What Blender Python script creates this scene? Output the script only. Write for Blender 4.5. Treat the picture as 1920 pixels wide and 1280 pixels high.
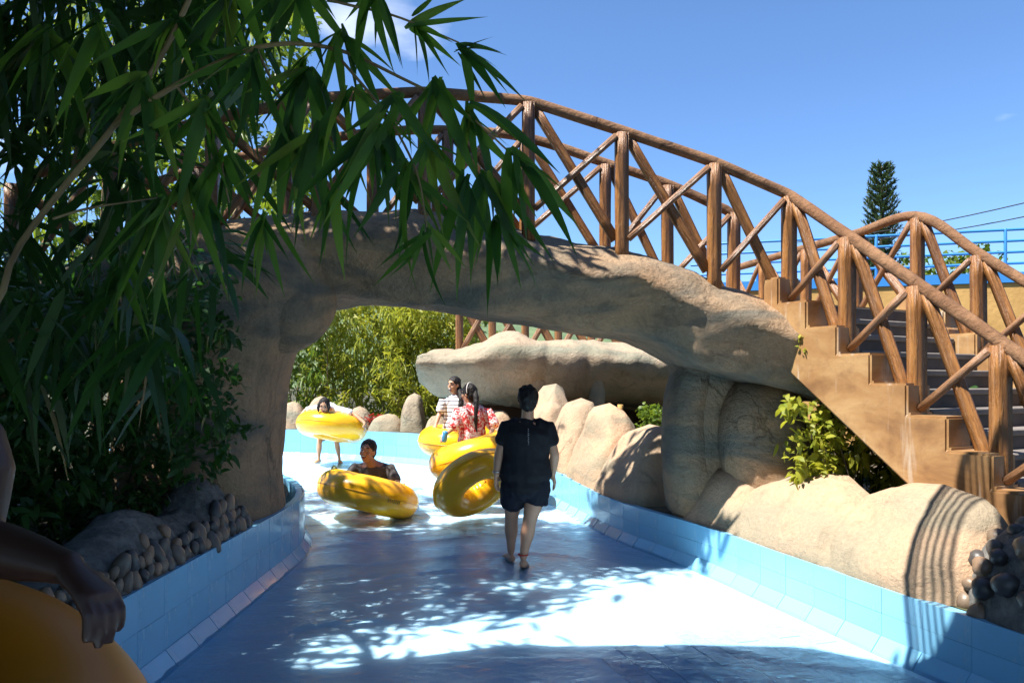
import bpy, bmesh, math, random
import numpy as np
from mathutils import Vector, Matrix, Quaternion, noise

scene = bpy.context.scene
for o in list(bpy.data.objects):
    bpy.data.objects.remove(o)
rnd = random.Random(7)
npr = np.random.default_rng(7)

# ------------------------------------------------------------------ camera, sky, sun, exposure
F, HZ, CH = 1450.0, 718.0, 1.56          # focal length in photo pixels, horizon row, eye height
cam_d = bpy.data.cameras.new("camera")
cam = bpy.data.objects.new("camera", cam_d)
scene.collection.objects.link(cam)
cam.location = (0, 0, CH)
cam.rotation_euler = (math.radians(90), 0, 0)
cam_d.sensor_width = 36.0
cam_d.lens = 36.0 * F / 1920.0
cam_d.shift_y = (HZ - 640.0) / 1920.0
cam_d.clip_start = 0.05
cam_d.clip_end = 3000
scene.camera = cam

KX, KY = 0.55, 0.25                       # ground shadow offset per metre of height
sun_vec = Vector((-KX, -KY, 1.0)).normalized()
elev = math.asin(sun_vec.z)
azim = math.atan2(sun_vec.x, sun_vec.y)
world = bpy.data.worlds.new("World")
scene.world = world
world.use_nodes = True
wn, wl = world.node_tree.nodes, world.node_tree.links
wn.clear()
w_out = wn.new("ShaderNodeOutputWorld")
w_bg = wn.new("ShaderNodeBackground")
w_sky = wn.new("ShaderNodeTexSky")
w_sky.sky_type = 'NISHITA'
w_sky.sun_disc = False
w_sky.sun_elevation = elev
w_sky.sun_rotation = azim
w_sky.altitude = 300
w_sky.air_density = 1.0
w_sky.dust_density = 0.0
w_sky.ozone_density = 10.0
w_bg.inputs[1].default_value = 0.082
# a few loose white clouds low over the hills
w_tc = wn.new("ShaderNodeTexCoord")
w_map = wn.new("ShaderNodeMapping")
w_map.inputs['Scale'].default_value = (2.2, 2.2, 5.0)
w_map.inputs['Location'].default_value = (18.21, 9.49, 5.33)
w_no = wn.new("ShaderNodeTexNoise")
w_no.inputs['Scale'].default_value = 1.6
w_no.inputs['Detail'].default_value = 7
w_rmp = wn.new("ShaderNodeValToRGB")
w_rmp.color_ramp.elements[0].position = 0.60
w_rmp.color_ramp.elements[1].position = 0.78
w_mul = wn.new("ShaderNodeMath"); w_mul.operation = 'MULTIPLY'; w_mul.inputs[1].default_value = 0.55
w_mix = wn.new("ShaderNodeMixRGB")
w_mix.inputs[2].default_value = (9.0, 9.2, 9.6, 1)
wl.new(w_tc.outputs['Generated'], w_map.inputs[0])
wl.new(w_map.outputs[0], w_no.inputs['Vector'])
wl.new(w_no.outputs['Fac'], w_rmp.inputs[0])
wl.new(w_rmp.outputs[0], w_mul.inputs[0])
wl.new(w_mul.outputs[0], w_mix.inputs[0])
wl.new(w_sky.outputs[0], w_mix.inputs[1])
wl.new(w_mix.outputs[0], w_bg.inputs[0])
wl.new(w_bg.outputs[0], w_out.inputs[0])

sun_d = bpy.data.lights.new("sun", 'SUN')
sun_d.energy = 5.0
sun_d.angle = math.radians(0.5)
sun_d.color = (1.0, 0.955, 0.88)
sun = bpy.data.objects.new("sun", sun_d)
scene.collection.objects.link(sun)
sun.rotation_euler = (-sun_vec).to_track_quat('-Z', 'Y').to_euler()
sun.location = (-6, -4, 20)

vs = scene.view_settings
vs.view_transform = 'Standard'
vs.look = 'None'
vs.gamma = 1.0
vs.exposure = 1.45
vs.use_curve_mapping = False
scene.cycles.max_bounces = 8
scene.cycles.transparent_max_bounces = 12
scene.cycles.use_denoising = True

# ------------------------------------------------------------------ helpers
COL = scene.collection

def P(px, py, d):
    """world point seen at photo pixel (px,py) at distance d in front of the camera"""
    return Vector(((px - 960.0) / F * d, d, CH - (py - HZ) / F * d))

def link(o, parent=None):
    COL.objects.link(o)
    if parent is not None:
        o.parent = parent
    return o

def mesh(name, verts, faces, smooth=True):
    me = bpy.data.meshes.new(name)
    me.from_pydata([tuple(v) for v in verts], [], [tuple(f) for f in faces])
    if smooth:
        me.polygons.foreach_set('use_smooth', [True] * len(me.polygons))
    me.update()
    return me

def obj(name, me, m=None, parent=None, mw=None):
    """mesh object; mw is the wanted world matrix of an object whose parent has a world matrix"""
    o = bpy.data.objects.new(name, me)
    if m is not None and len(me.materials) == 0:
        me.materials.append(m)
    link(o, parent)
    if mw is not None:
        o.matrix_basis = (parent.matrix_basis.inverted() @ mw) if parent is not None else mw
    elif parent is not None:
        o.matrix_parent_inverse = parent.matrix_basis.inverted()
    return o

def tag(o, label=None, cat=None, group=None, kind=None):
    if label: o['label'] = label
    if cat: o['category'] = cat
    if group: o['group'] = group
    if kind: o['kind'] = kind
    return o

def thing(name, loc, label, cat, group=None):
    o = bpy.data.objects.new(name, None)
    o.empty_display_size = 0.1
    o.matrix_basis = Matrix.Translation(Vector(loc))
    COL.objects.link(o)
    return tag(o, label, cat, group)

class MB:
    """collects geometry for one mesh"""
    def __init__(s):
        s.v, s.f = [], []
    def add(s, v, f):
        n = len(s.v)
        s.v += [Vector(p) for p in v]
        s.f += [tuple(i + n for i in q) for q in f]
        return s
    def box(s, c, sx, sy, sz, m=None):
        m = m or Matrix.Identity(3)
        c = Vector(c)
        vv = [c + m @ Vector((x * sx / 2, y * sy / 2, z * sz / 2)) for x in (-1, 1) for y in (-1, 1) for z in (-1, 1)]
        return s.add(vv, [(0, 1, 3, 2), (4, 6, 7, 5), (0, 4, 5, 1), (2, 3, 7, 6), (0, 2, 6, 4), (1, 5, 7, 3)])
    def loft(s, rings, seg=14, side=Vector((1, 0, 0)), cap=True):
        """rings: (centre, rx, ry[, side]) with rx along side; round closed ends"""
        n = len(rings)
        base = len(s.v)
        cs = [Vector(r[0]) for r in rings]
        rr = []
        for i, r in enumerate(rings):
            t = (cs[min(i + 1, n - 1)] - cs[max(i - 1, 0)])
            t = t.normalized() if t.length > 1e-9 else Vector((0, 0, 1))
            sd = Vector(r[3]) if len(r) > 3 else Vector(side)
            a = sd - t * sd.dot(t)
            if a.length < 1e-4:
                a = t.orthogonal()
            a.normalize()
            b = t.cross(a)
            rr.append((cs[i], a, b, t, r[1], r[2]))
        out = []
        if cap:
            c, a, b, t, rx, ry = rr[0]
            k = min(rx, ry)
            for u in (80, 50, 25):
                q = math.radians(u)
                out.append((c - t * k * math.sin(q) * .7, a, b, t, rx * math.cos(q), ry * math.cos(q)))
        out += rr
        if cap:
            c, a, b, t, rx, ry = rr[-1]
            k = min(rx, ry)
            for u in (25, 50, 80):
                q = math.radians(u)
                out.append((c + t * k * math.sin(q) * .7, a, b, t, rx * math.cos(q), ry * math.cos(q)))
        for (c, a, b, t, rx, ry) in out:
            for j in range(seg):
                q = 2 * math.pi * j / seg
                s.v.append(c + a * rx * math.cos(q) + b * ry * math.sin(q))
        m = len(out)
        for i in range(m - 1):
            for j in range(seg):
                j2 = (j + 1) % seg
                s.f.append((base + i * seg + j, base + i * seg + j2, base + (i + 1) * seg + j2, base + (i + 1) * seg + j))
        s.f.append(tuple(base + j for j in range(seg))[::-1])
        s.f.append(tuple(base + (m - 1) * seg + j for j in range(seg)))
        return s
    def tube(s, pts, r, seg=8, cap=True):
        rs = r if isinstance(r, (list, tuple)) else [r] * len(pts)
        return s.loft([(p, q, q) for p, q in zip(pts, rs)], seg, Vector((0.31, 0.2, 0.93)), cap)
    def ell(s, c, rx, ry, rz, ax=None, seg=16, rings=10):
        ax = ax or Matrix.Identity(3)
        c = Vector(c)
        vv = [c + ax @ Vector((0, 0, -rz))]
        for i in range(1, rings):
            t = math.pi * i / rings - math.pi / 2
            for j in range(seg):
                q = 2 * math.pi * j / seg
                vv.append(c + ax @ Vector((rx * math.cos(t) * math.cos(q), ry * math.cos(t) * math.sin(q), rz * math.sin(t))))
        vv.append(c + ax @ Vector((0, 0, rz)))
        ff = []
        for j in range(seg):
            ff.append((0, 1 + (j + 1) % seg, 1 + j))
        for i in range(rings - 2):
            for j in range(seg):
                a = 1 + i * seg + j; b = 1 + i * seg + (j + 1) % seg
                ff.append((a, b, b + seg, a + seg))
        e = len(vv) - 1
        for j in range(seg):
            ff.append((e, 1 + (rings - 2) * seg + j, 1 + (rings - 2) * seg + (j + 1) % seg))
        return s.add(vv, ff)
    def build(s, name, m=None, parent=None, smooth=True):
        return obj(name, mesh(name, s.v, s.f, smooth), m, parent)
    def remesh(s, name, m, parent, voxel, smooth=4):
        """join the overlapping closed shapes into one continuous surface"""
        o = bpy.data.objects.new(name + "_raw", mesh(name, s.v, s.f))
        tmp = bpy.data.scenes.new('tmp'); tmp.collection.objects.link(o)      # evaluate alone, away from the big scene
        md = o.modifiers.new("r", 'REMESH'); md.mode = 'VOXEL'; md.voxel_size = voxel; md.use_smooth_shade = True
        if smooth:
            sm = o.modifiers.new("s", 'SMOOTH'); sm.factor = 0.5; sm.iterations = smooth
        with bpy.context.temp_override(scene=tmp, view_layer=tmp.view_layers[0]):
            dg = bpy.context.evaluated_depsgraph_get()
            me = bpy.data.meshes.new_from_object(o.evaluated_get(dg))
        bpy.data.objects.remove(o); bpy.data.scenes.remove(tmp)
        me.name = name
        me.polygons.foreach_set('use_smooth', [True] * len(me.polygons))
        return obj(name, me, m, parent)

def catmull(pts, n):
    """resample a polyline as a smooth curve with n points, evenly by length"""
    p = np.array([tuple(q) for q in pts], float)
    ext = np.vstack([2 * p[0] - p[1], p, 2 * p[-1] - p[-2]])
    out = []
    for i in range(len(p) - 1):
        a, b, c, d = ext[i], ext[i + 1], ext[i + 2], ext[i + 3]
        for t in np.linspace(0, 1, 24, endpoint=False):
            out.append(0.5 * ((2 * b) + (-a + c) * t + (2 * a - 5 * b + 4 * c - d) * t * t + (-a + 3 * b - 3 * c + d) * t ** 3))
    out.append(p[-1])
    out = np.array(out)
    L = np.concatenate([[0], np.cumsum(np.linalg.norm(np.diff(out, axis=0), axis=1))])
    s = np.linspace(0, L[-1], n)
    return np.stack([np.interp(s, L, out[:, k]) for k in range(out.shape[1])], 1)

def interp(x, tab):
    return float(np.interp(x, [t[0] for t in tab], [t[1] for t in tab]))

def smooth01(t):
    t = max(0.0, min(1.0, t))
    return t * t * (3 - 2 * t)

def frame(origin, x, y, z):
    m = Matrix((x, y, z)).transposed().to_4x4()
    m.translation = origin
    return m

# ------------------------------------------------------------------ materials
class NT:
    def __init__(s, name):
        s.m = bpy.data.materials.new(name)
        s.m.use_nodes = True
        s.n, s.l = s.m.node_tree.nodes, s.m.node_tree.links
        s.p = s.n['Principled BSDF']
        s.out = s.n['Material Output']
    def tex(s, kind, scale=1.0, coord='Object', vec=None, **kw):
        t = s.n.new(kind)
        tc = s.n.new("ShaderNodeTexCoord")
        mp = s.n.new("ShaderNodeMapping")
        if vec: mp.inputs['Scale'].default_value = vec
        s.l.new(tc.outputs[coord], mp.inputs[0])
        s.l.new(mp.outputs[0], t.inputs['Vector'])
        if 'Scale' in t.inputs: t.inputs['Scale'].default_value = scale
        for k, v in kw.items():
            t.inputs[k].default_value = v
        return t
    def noise(s, scale, detail=5, rough=0.6, coord='Object', vec=None, dist=0.0):
        t = s.tex("ShaderNodeTexNoise", scale, coord, vec)
        t.inputs['Detail'].default_value = detail
        t.inputs['Roughness'].default_value = rough
        t.inputs['Distortion'].default_value = dist
        return t.outputs['Fac']
    def ramp(s, fac, stops):
        r = s.n.new("ShaderNodeValToRGB")
        e = r.color_ramp.elements
        while len(e) < len(stops): e.new(0.5)
        for k, (pos, c) in zip(e, stops):
            k.position = pos
            k.color = (c, c, c, 1) if isinstance(c, (int, float)) else (*c, 1)
        s.l.new(fac, r.inputs[0])
        return r.outputs[0]
    def mix(s, fac, a, b, mode='MIX'):
        m = s.n.new("ShaderNodeMixRGB"); m.blend_type = mode
        for i, v in ((0, fac), (1, a), (2, b)):
            if isinstance(v, bpy.types.NodeSocket): s.l.new(v, m.inputs[i])
            elif isinstance(v, (int, float)): m.inputs[i].default_value = v if i == 0 else (v, v, v, 1)
            else: m.inputs[i].default_value = (*v, 1)
        return m.outputs[0]
    def math(s, op, a, b=0.0):
        m = s.n.new("ShaderNodeMath"); m.operation = op
        for i, v in ((0, a), (1, b)):
            if isinstance(v, bpy.types.NodeSocket): s.l.new(v, m.inputs[i])
            else: m.inputs[i].default_value = v
        return m.outputs[0]
    def bump(s, h, strength=0.4, dist=0.02, prev=None):
        b = s.n.new("ShaderNodeBump")
        b.inputs['Strength'].default_value = strength
        b.inputs['Distance'].default_value = dist
        s.l.new(h, b.inputs['Height'])
        if prev is not None: s.l.new(prev, b.inputs['Normal'])
        return b.outputs[0]
    def set(s, color=None, rough=None, normal=None, spec=None, **kw):
        for k, v in (('Base Color', color), ('Roughness', rough), ('Normal', normal), ('Specular IOR Level', spec)):
            if v is None: continue
            if isinstance(v, bpy.types.NodeSocket): s.l.new(v, s.p.inputs[k])
            elif isinstance(v, (tuple, list)): s.p.inputs[k].default_value = (*v, 1)
            else: s.p.inputs[k].default_value = v
        for k, v in kw.items():
            s.p.inputs[k].default_value = v
        return s.m

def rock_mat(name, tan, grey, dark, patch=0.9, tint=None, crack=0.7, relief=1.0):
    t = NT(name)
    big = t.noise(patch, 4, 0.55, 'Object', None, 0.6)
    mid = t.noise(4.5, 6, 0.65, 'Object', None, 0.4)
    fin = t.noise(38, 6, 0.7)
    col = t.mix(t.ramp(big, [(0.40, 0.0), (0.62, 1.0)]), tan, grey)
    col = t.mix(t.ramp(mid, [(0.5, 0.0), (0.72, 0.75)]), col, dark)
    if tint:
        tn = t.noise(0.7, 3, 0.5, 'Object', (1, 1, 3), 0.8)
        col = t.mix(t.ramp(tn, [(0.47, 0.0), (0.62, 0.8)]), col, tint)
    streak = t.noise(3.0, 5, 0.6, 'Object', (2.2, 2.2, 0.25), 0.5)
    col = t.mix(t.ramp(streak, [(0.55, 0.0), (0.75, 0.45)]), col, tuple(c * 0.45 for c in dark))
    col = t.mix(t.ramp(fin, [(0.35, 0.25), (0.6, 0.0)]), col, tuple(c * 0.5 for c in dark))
    # hairline cracks in the render, and chipped lumps
    vo = t.n.new("ShaderNodeTexVoronoi"); vo.feature = 'DISTANCE_TO_EDGE'; vo.inputs['Scale'].default_value = crack
    tc = t.n.new("ShaderNodeTexCoord"); nn = t.n.new("ShaderNodeTexNoise"); nn.inputs['Scale'].default_value = 2.4; nn.inputs['Detail'].default_value = 5
    t.l.new(tc.outputs['Object'], nn.inputs['Vector'])
    va = t.n.new("ShaderNodeVectorMath"); va.operation = 'MULTIPLY_ADD'; va.inputs[1].default_value = (.7, .7, .7)
    t.l.new(nn.outputs['Color'], va.inputs[0]); t.l.new(tc.outputs['Object'], va.inputs[2]); t.l.new(va.outputs[0], vo.inputs['Vector'])
    gap = t.noise(1.7, 3, 0.5)
    ck = t.math('MULTIPLY', t.ramp(vo.outputs['Distance'], [(0.0, 1.0), (0.014, 0.0)]), t.ramp(gap, [(0.56, 0.0), (0.62, 1.0)]))
    col = t.mix(t.math('MULTIPLY', ck, .5), col, tuple(c * .25 for c in dark))
    chip = t.noise(11, 7, 0.72, 'Object', (1, 1, 1.5), 0.6)
    b = t.bump(mid, 0.6 * relief, 0.07)
    b = t.bump(chip, 0.55 * relief, 0.045, b)
    b = t.bump(fin, 0.5, 0.014, b)
    inv = t.math('SUBTRACT', 1.0, ck)
    b = t.bump(inv, 0.45, 0.015, b)
    return t.set(col, 0.88, b, 0.3)

M = {}
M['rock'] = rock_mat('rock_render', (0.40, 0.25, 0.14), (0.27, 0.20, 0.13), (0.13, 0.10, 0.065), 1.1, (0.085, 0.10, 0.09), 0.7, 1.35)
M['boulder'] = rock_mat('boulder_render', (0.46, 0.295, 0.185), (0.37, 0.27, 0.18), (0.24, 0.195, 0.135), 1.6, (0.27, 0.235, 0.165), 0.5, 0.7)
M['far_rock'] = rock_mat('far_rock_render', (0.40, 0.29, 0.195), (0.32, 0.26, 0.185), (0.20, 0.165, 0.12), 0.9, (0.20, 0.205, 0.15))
M['grit'] = rock_mat('gritty_cement', (0.20, 0.19, 0.175), (0.12, 0.118, 0.11), (0.05, 0.048, 0.044), 14.0)

def wood_mat(name, light, mid, dark, rough=0.36):
    t = NT(name)
    g = t.noise(5.0, 6, 0.65, 'Object', (7, 7, 0.8), 0.5)
    gr = t.noise(2.0, 3, 0.5, 'Object', (12, 12, 0.3), 0.2)
    sp = t.noise(26, 4, 0.7, 'Object', (1, 1, .35))
    col = t.ramp(g, [(0.28, dark), (0.5, mid), (0.72, light)])
    col = t.mix(t.ramp(gr, [(0.50, 0.0), (0.64, 0.75)]), col, dark)
    col = t.mix(t.ramp(sp, [(0.62, 0.0), (0.8, 0.35)]), col, tuple(min(1, c * 1.9) for c in light))
    oi = t.n.new("ShaderNodeObjectInfo")
    col = t.mix(0.22, col, t.ramp(oi.outputs['Random'], [(0.0, dark), (1.0, light)]))
    fl = t.noise(14, 6, 0.75, 'Object', (1.6, 1.6, .5), 1.0)
    col = t.mix(t.ramp(fl, [(0.60, 0.0), (0.70, 0.45)]), col, dark)
    b = t.bump(g, 0.7, 0.03)
    b = t.bump(gr, 0.8, 0.025, b)
    b = t.bump(fl, 0.5, 0.012, b)
    rg = t.ramp(fl, [(0.35, rough * .5), (0.65, min(1, rough * 1.4))])
    return t.set(col, rg, b, 0.5)
M['timber'] = wood_mat('painted_cement_timber', (0.38, 0.175, 0.050), (0.23, 0.095, 0.027), (0.07, 0.028, 0.011))
M['timber_rail'] = rock_mat('worn_handrail', (0.25, 0.135, 0.07), (0.18, 0.088, 0.042), (0.10, 0.05, 0.027), 3.0)
M['timber_pale'] = wood_mat('worn_cement_handrail', (0.34, 0.19, 0.095), (0.20, 0.095, 0.045), (0.08, 0.04, 0.022), 0.42)
M['timber_far'] = wood_mat('far_cement_timber', (0.42, 0.22, 0.09), (0.25, 0.11, 0.04), (0.09, 0.04, 0.02), 0.4)

t = NT('stringer_paint')
n1 = t.noise(1.7, 6, 0.62, 'Object', (1, 1, 2.2), .5)
n2 = t.noise(1.6, 4, 0.6, 'Object', (5, 5, 0.5), 0.4)
col = t.ramp(n1, [(0.26, (0.15, 0.072, 0.030)), (0.46, (0.27, 0.145, 0.058)), (0.7, (0.38, 0.24, 0.11))])
n3 = t.noise(9, 5, 0.7)
col = t.mix(t.ramp(n3, [(0.5, 0.0), (0.75, 0.5)]), col, (0.14, 0.065, 0.03))
col = t.mix(t.ramp(n2, [(0.60, 0.0), (0.70, 0.7)]), col, (0.44, 0.38, 0.31))
M['stringer'] = t.set(col, 0.5, t.bump(n1, 0.3, 0.02), 0.4)

t = NT('step_cement')
n1 = t.noise(6, 5)
M['tread'] = t.set(t.ramp(n1, [(0.3, (0.11, 0.095, 0.085)), (0.7, (0.19, 0.165, 0.145))]), 0.8, t.bump(n1, 0.3, 0.01))
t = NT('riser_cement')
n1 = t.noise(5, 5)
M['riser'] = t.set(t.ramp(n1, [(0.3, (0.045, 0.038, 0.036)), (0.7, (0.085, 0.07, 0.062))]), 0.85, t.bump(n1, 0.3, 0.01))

t = NT('channel_floor_paint')
n1 = t.noise(1.1, 5, 0.6)
n2 = t.noise(16, 5, 0.65)
col = t.ramp(n1, [(0.3, (0.45, 0.70, 0.88)), (0.7, (0.54, 0.77, 0.90))])
col = t.mix(t.ramp(n2, [(0.56, 0.0), (0.75, 0.35)]), col, (0.30, 0.54, 0.75))
M['floor'] = t.set(col, 0.4, t.bump(n2, 0.35, 0.01), 0.4)

def tile_mat(name, c, rough):
    t = NT(name)
    oi = t.n.new("ShaderNodeObjectInfo")
    n1 = t.noise(3, 4)
    a = tuple(k * 0.93 for k in c)
    col = t.mix(oi.outputs['Random'], a, c)
    col = t.mix(t.ramp(n1, [(0.5, 0.0), (0.75, 0.3)]), col, tuple(k * 0.75 for k in c))
    st = t.noise(2.5, 6, 0.7, 'Object', (3, 3, 1), .4)
    col = t.mix(t.ramp(st, [(0.56, 0.0), (0.72, 0.5)]), col, (0.16, 0.22, 0.22))
    return t.set(col, t.ramp(st, [(0.4, rough), (0.7, min(1, rough * 3))]), t.bump(n1, 0.12, 0.012), 0.5)
M['tile'] = tile_mat('glazed_blue_tile', (0.19, 0.46, 0.67), 0.12)
M['floor_tile'] = tile_mat('floor_blue_tile', (0.36, 0.56, 0.74), 0.22)
M['grout'] = NT('wall_grout').set((0.17, 0.42, 0.61), 0.3)

t = NT('water_film')
n1 = t.noise(11, 6, 0.65, 'Object', (1.0, 1.7, 1.0), 0.6)
n2 = t.noise(60, 3, 0.6)
b = t.bump(n1, 0.6, 0.014)
b = t.bump(n2, 0.5, 0.004, b)
fr = t.n.new("ShaderNodeFresnel"); fr.inputs['IOR'].default_value = 1.34
t.l.new(b, fr.inputs['Normal'])
gl = t.n.new("ShaderNodeBsdfGlossy"); gl.inputs['Roughness'].default_value = 0.06
t.l.new(b, gl.inputs['Normal'])
tr = t.n.new("ShaderNodeBsdfTransparent"); tr.inputs[0].default_value = (0.93, 0.97, 1.0, 1)
mx = t.n.new("ShaderNodeMixShader")
t.l.new(fr.outputs[0], mx.inputs[0]); t.l.new(tr.outputs[0], mx.inputs[1]); t.l.new(gl.outputs[0], mx.inputs[2])
# streaks of foam where the current breaks beyond the bridge
fo = t.noise(4.5, 7, 0.7, 'Object', (0.8, 2.6, 1.0), 1.0)
sx = t.n.new("ShaderNodeSeparateXYZ"); tcx = t.n.new("ShaderNodeTexCoord"); t.l.new(tcx.outputs['Object'], sx.inputs[0])
ya = t.n.new("ShaderNodeMapRange"); ya.inputs[1].default_value = 6.9; ya.inputs[2].default_value = 9.0; t.l.new(sx.outputs[1], ya.inputs[0])
yb = t.n.new("ShaderNodeMapRange"); yb.inputs[1].default_value = 13.2; yb.inputs[2].default_value = 11.8; t.l.new(sx.outputs[1], yb.inputs[0])
fm = t.math('MULTIPLY', t.math('MULTIPLY', t.ramp(fo, [(0.50, 0.0), (0.60, 0.85)]), ya.outputs[0]), yb.outputs[0])
fd = t.n.new("ShaderNodeBsdfDiffuse"); fd.inputs[0].default_value = (0.78, 0.82, 0.85, 1)
m2 = t.n.new("ShaderNodeMixShader")
t.l.new(fm, m2.inputs[0]); t.l.new(mx.outputs[0], m2.inputs[1]); t.l.new(fd.outputs[0], m2.inputs[2])
t.l.new(m2.outputs[0], t.out.inputs['Surface'])
M['water'] = t.m

def leaf_mat(name, a, b, trans, gloss=0.35, tmix=0.45):
    t = NT(name)
    g = t.n.new("ShaderNodeNewGeometry")
    col = t.mix(g.outputs['Random Per Island'], a, b)
    t.set(col, gloss, None, 0.3)
    tl = t.n.new("ShaderNodeBsdfTranslucent")
    tl.inputs[0].default_value = (*trans, 1)
    m = t.n.new("ShaderNodeMixShader"); m.inputs[0].default_value = tmix
    t.l.new(t.p.outputs[0], m.inputs[1]); t.l.new(tl.outputs[0], m.inputs[2])
    t.l.new(m.outputs[0], t.out.inputs['Surface'])
    return t.m
def near_leaf_mat():
    t = NT('bamboo_leaf_near')
    oi = t.n.new("ShaderNodeObjectInfo")
    tc = t.n.new("ShaderNodeTexCoord"); sp = t.n.new("ShaderNodeSeparateXYZ"); t.l.new(tc.outputs['Object'], sp.inputs[0])
    col = t.ramp(oi.outputs['Random'], [(0.0, (0.012, 0.040, 0.010)), (0.5, (0.030, 0.085, 0.016)), (0.85, (0.06, 0.14, 0.022)), (1.0, (0.15, 0.15, 0.03))])
    dry = t.math('MULTIPLY', t.ramp(sp.outputs[0], [(0.80, 0.0), (1.0, 0.9)]), t.ramp(oi.outputs['Random'], [(0.35, 0.0), (0.7, 1.0)]))
    col = t.mix(dry, col, (0.20, 0.14, 0.05))
    vein = t.noise(30, 2, 0.5, 'Object', (.15, 6, 1))
    col = t.mix(t.ramp(vein, [(0.45, 0.0), (0.7, 0.35)]), col, (0.05, 0.12, 0.03))
    t.set(col, 0.45, t.bump(vein, .25, .01), 0.3)
    tl = t.n.new("ShaderNodeBsdfTranslucent")
    t.l.new(t.ramp(oi.outputs['Random'], [(0.0, (0.04, 0.15, 0.012)), (1.0, (0.20, 0.40, 0.03))]), tl.inputs[0])
    m = t.n.new("ShaderNodeMixShader"); m.inputs[0].default_value = 0.5
    t.l.new(t.p.outputs[0], m.inputs[1]); t.l.new(tl.outputs[0], m.inputs[2]); t.l.new(m.outputs[0], t.out.inputs['Surface'])
    return t.m
M['leaf_near'] = near_leaf_mat()
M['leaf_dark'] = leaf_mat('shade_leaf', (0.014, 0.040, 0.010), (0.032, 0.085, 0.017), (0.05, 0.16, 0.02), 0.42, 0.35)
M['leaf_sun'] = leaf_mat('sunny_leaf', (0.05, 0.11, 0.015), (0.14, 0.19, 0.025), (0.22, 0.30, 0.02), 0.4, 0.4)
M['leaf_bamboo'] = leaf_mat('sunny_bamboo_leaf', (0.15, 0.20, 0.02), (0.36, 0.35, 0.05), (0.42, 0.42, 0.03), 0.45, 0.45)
M['needle'] = leaf_mat('pine_needles', (0.025, 0.05, 0.02), (0.06, 0.10, 0.035), (0.06, 0.10, 0.02), 0.5, 0.25)
M['litter'] = leaf_mat('red_leaf', (0.25, 0.02, 0.02), (0.35, 0.05, 0.03), (0.3, 0.03, 0.02))

t = NT('bamboo_stem')
n1 = t.noise(8, 4, 0.6, 'Object', (1, 1, .4))
M['stem'] = t.set(t.ramp(n1, [(0.3, (0.13, 0.085, 0.035)), (0.7, (0.27, 0.19, 0.08))]), 0.5, None)
t = NT('bark')
n1 = t.noise(9, 5, 0.65, 'Object', (1, 1, .3))
M['bark'] = t.set(t.ramp(n1, [(0.3, (0.045, 0.033, 0.022)), (0.7, (0.14, 0.105, 0.07))]), 0.85, t.bump(n1, .5, .02))

t = NT('earth')
n1 = t.noise(0.8, 6, .65); n2 = t.noise(11, 5, .65)
col = t.mix(t.ramp(n1, [(.4, 0.), (.6, 1.)]), (0.055, 0.038, 0.022), (0.04, 0.055, 0.02))
col = t.mix(t.ramp(n2, [(.45, 0.), (.7, .6)]), col, (0.10, 0.075, 0.045))
M['earth'] = t.set(col, 0.95, t.bump(n2, .6, .04))
t = NT('hill_green')
n1 = t.noise(0.06, 6, .7)
M['hill'] = t.set(t.ramp(n1, [(.35, (0.05, 0.085, 0.04)), (.65, (0.11, 0.15, 0.06))]), 0.95)

t = NT('pebble')
oi = t.n.new("ShaderNodeObjectInfo")
n1 = t.noise(9, 4)
col = t.ramp(oi.outputs['Random'], [(0., (0.03, 0.03, 0.033)), (.35, (0.085, 0.07, 0.058)), (.7, (0.17, 0.12, 0.08)), (1., (0.26, 0.15, 0.085))])
col = t.mix(t.ramp(n1, [(.5, 0.), (.7, .4)]), col, (0.03, 0.03, 0.03))
M['pebble'] = t.set(col, 0.42, t.bump(n1, .15, .01))

t = NT('ochre_wall')
n1 = t.noise(1.3, 5, .6); n2 = t.noise(14, 5, .65)
M['ochre'] = t.set(t.ramp(n1, [(.3, (0.36, 0.20, 0.055)), (.7, (0.50, 0.30, 0.095))]), 0.85, t.bump(n2, .4, .02))
t = NT('brown_back_wall')
n1 = t.noise(1.3, 5, .6)
M['brown_wall'] = t.set(t.ramp(n1, [(.3, (0.09, 0.04, 0.02)), (.7, (0.15, 0.075, 0.035))]), 0.85)
M['blue_paint'] = NT('blue_paint').set((0.035, 0.20, 0.50), 0.4)
M['wire'] = NT('black_wire').set((0.02, 0.02, 0.022), 0.6)

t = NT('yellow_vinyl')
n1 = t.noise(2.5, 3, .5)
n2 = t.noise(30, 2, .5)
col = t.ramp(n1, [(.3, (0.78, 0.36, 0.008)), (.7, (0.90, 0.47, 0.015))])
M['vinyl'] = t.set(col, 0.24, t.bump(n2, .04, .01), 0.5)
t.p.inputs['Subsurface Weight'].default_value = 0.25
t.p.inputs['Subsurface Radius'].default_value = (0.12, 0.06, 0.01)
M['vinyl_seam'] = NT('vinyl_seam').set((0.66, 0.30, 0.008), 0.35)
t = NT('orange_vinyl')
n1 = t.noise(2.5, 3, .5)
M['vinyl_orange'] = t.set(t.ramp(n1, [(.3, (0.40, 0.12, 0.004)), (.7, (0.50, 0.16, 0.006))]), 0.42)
M['black_rubber'] = NT('dark_handle').set((0.012, 0.014, 0.02), 0.5)
M['olive'] = NT('olive_handle').set((0.06, 0.08, 0.02), 0.5)

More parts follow.
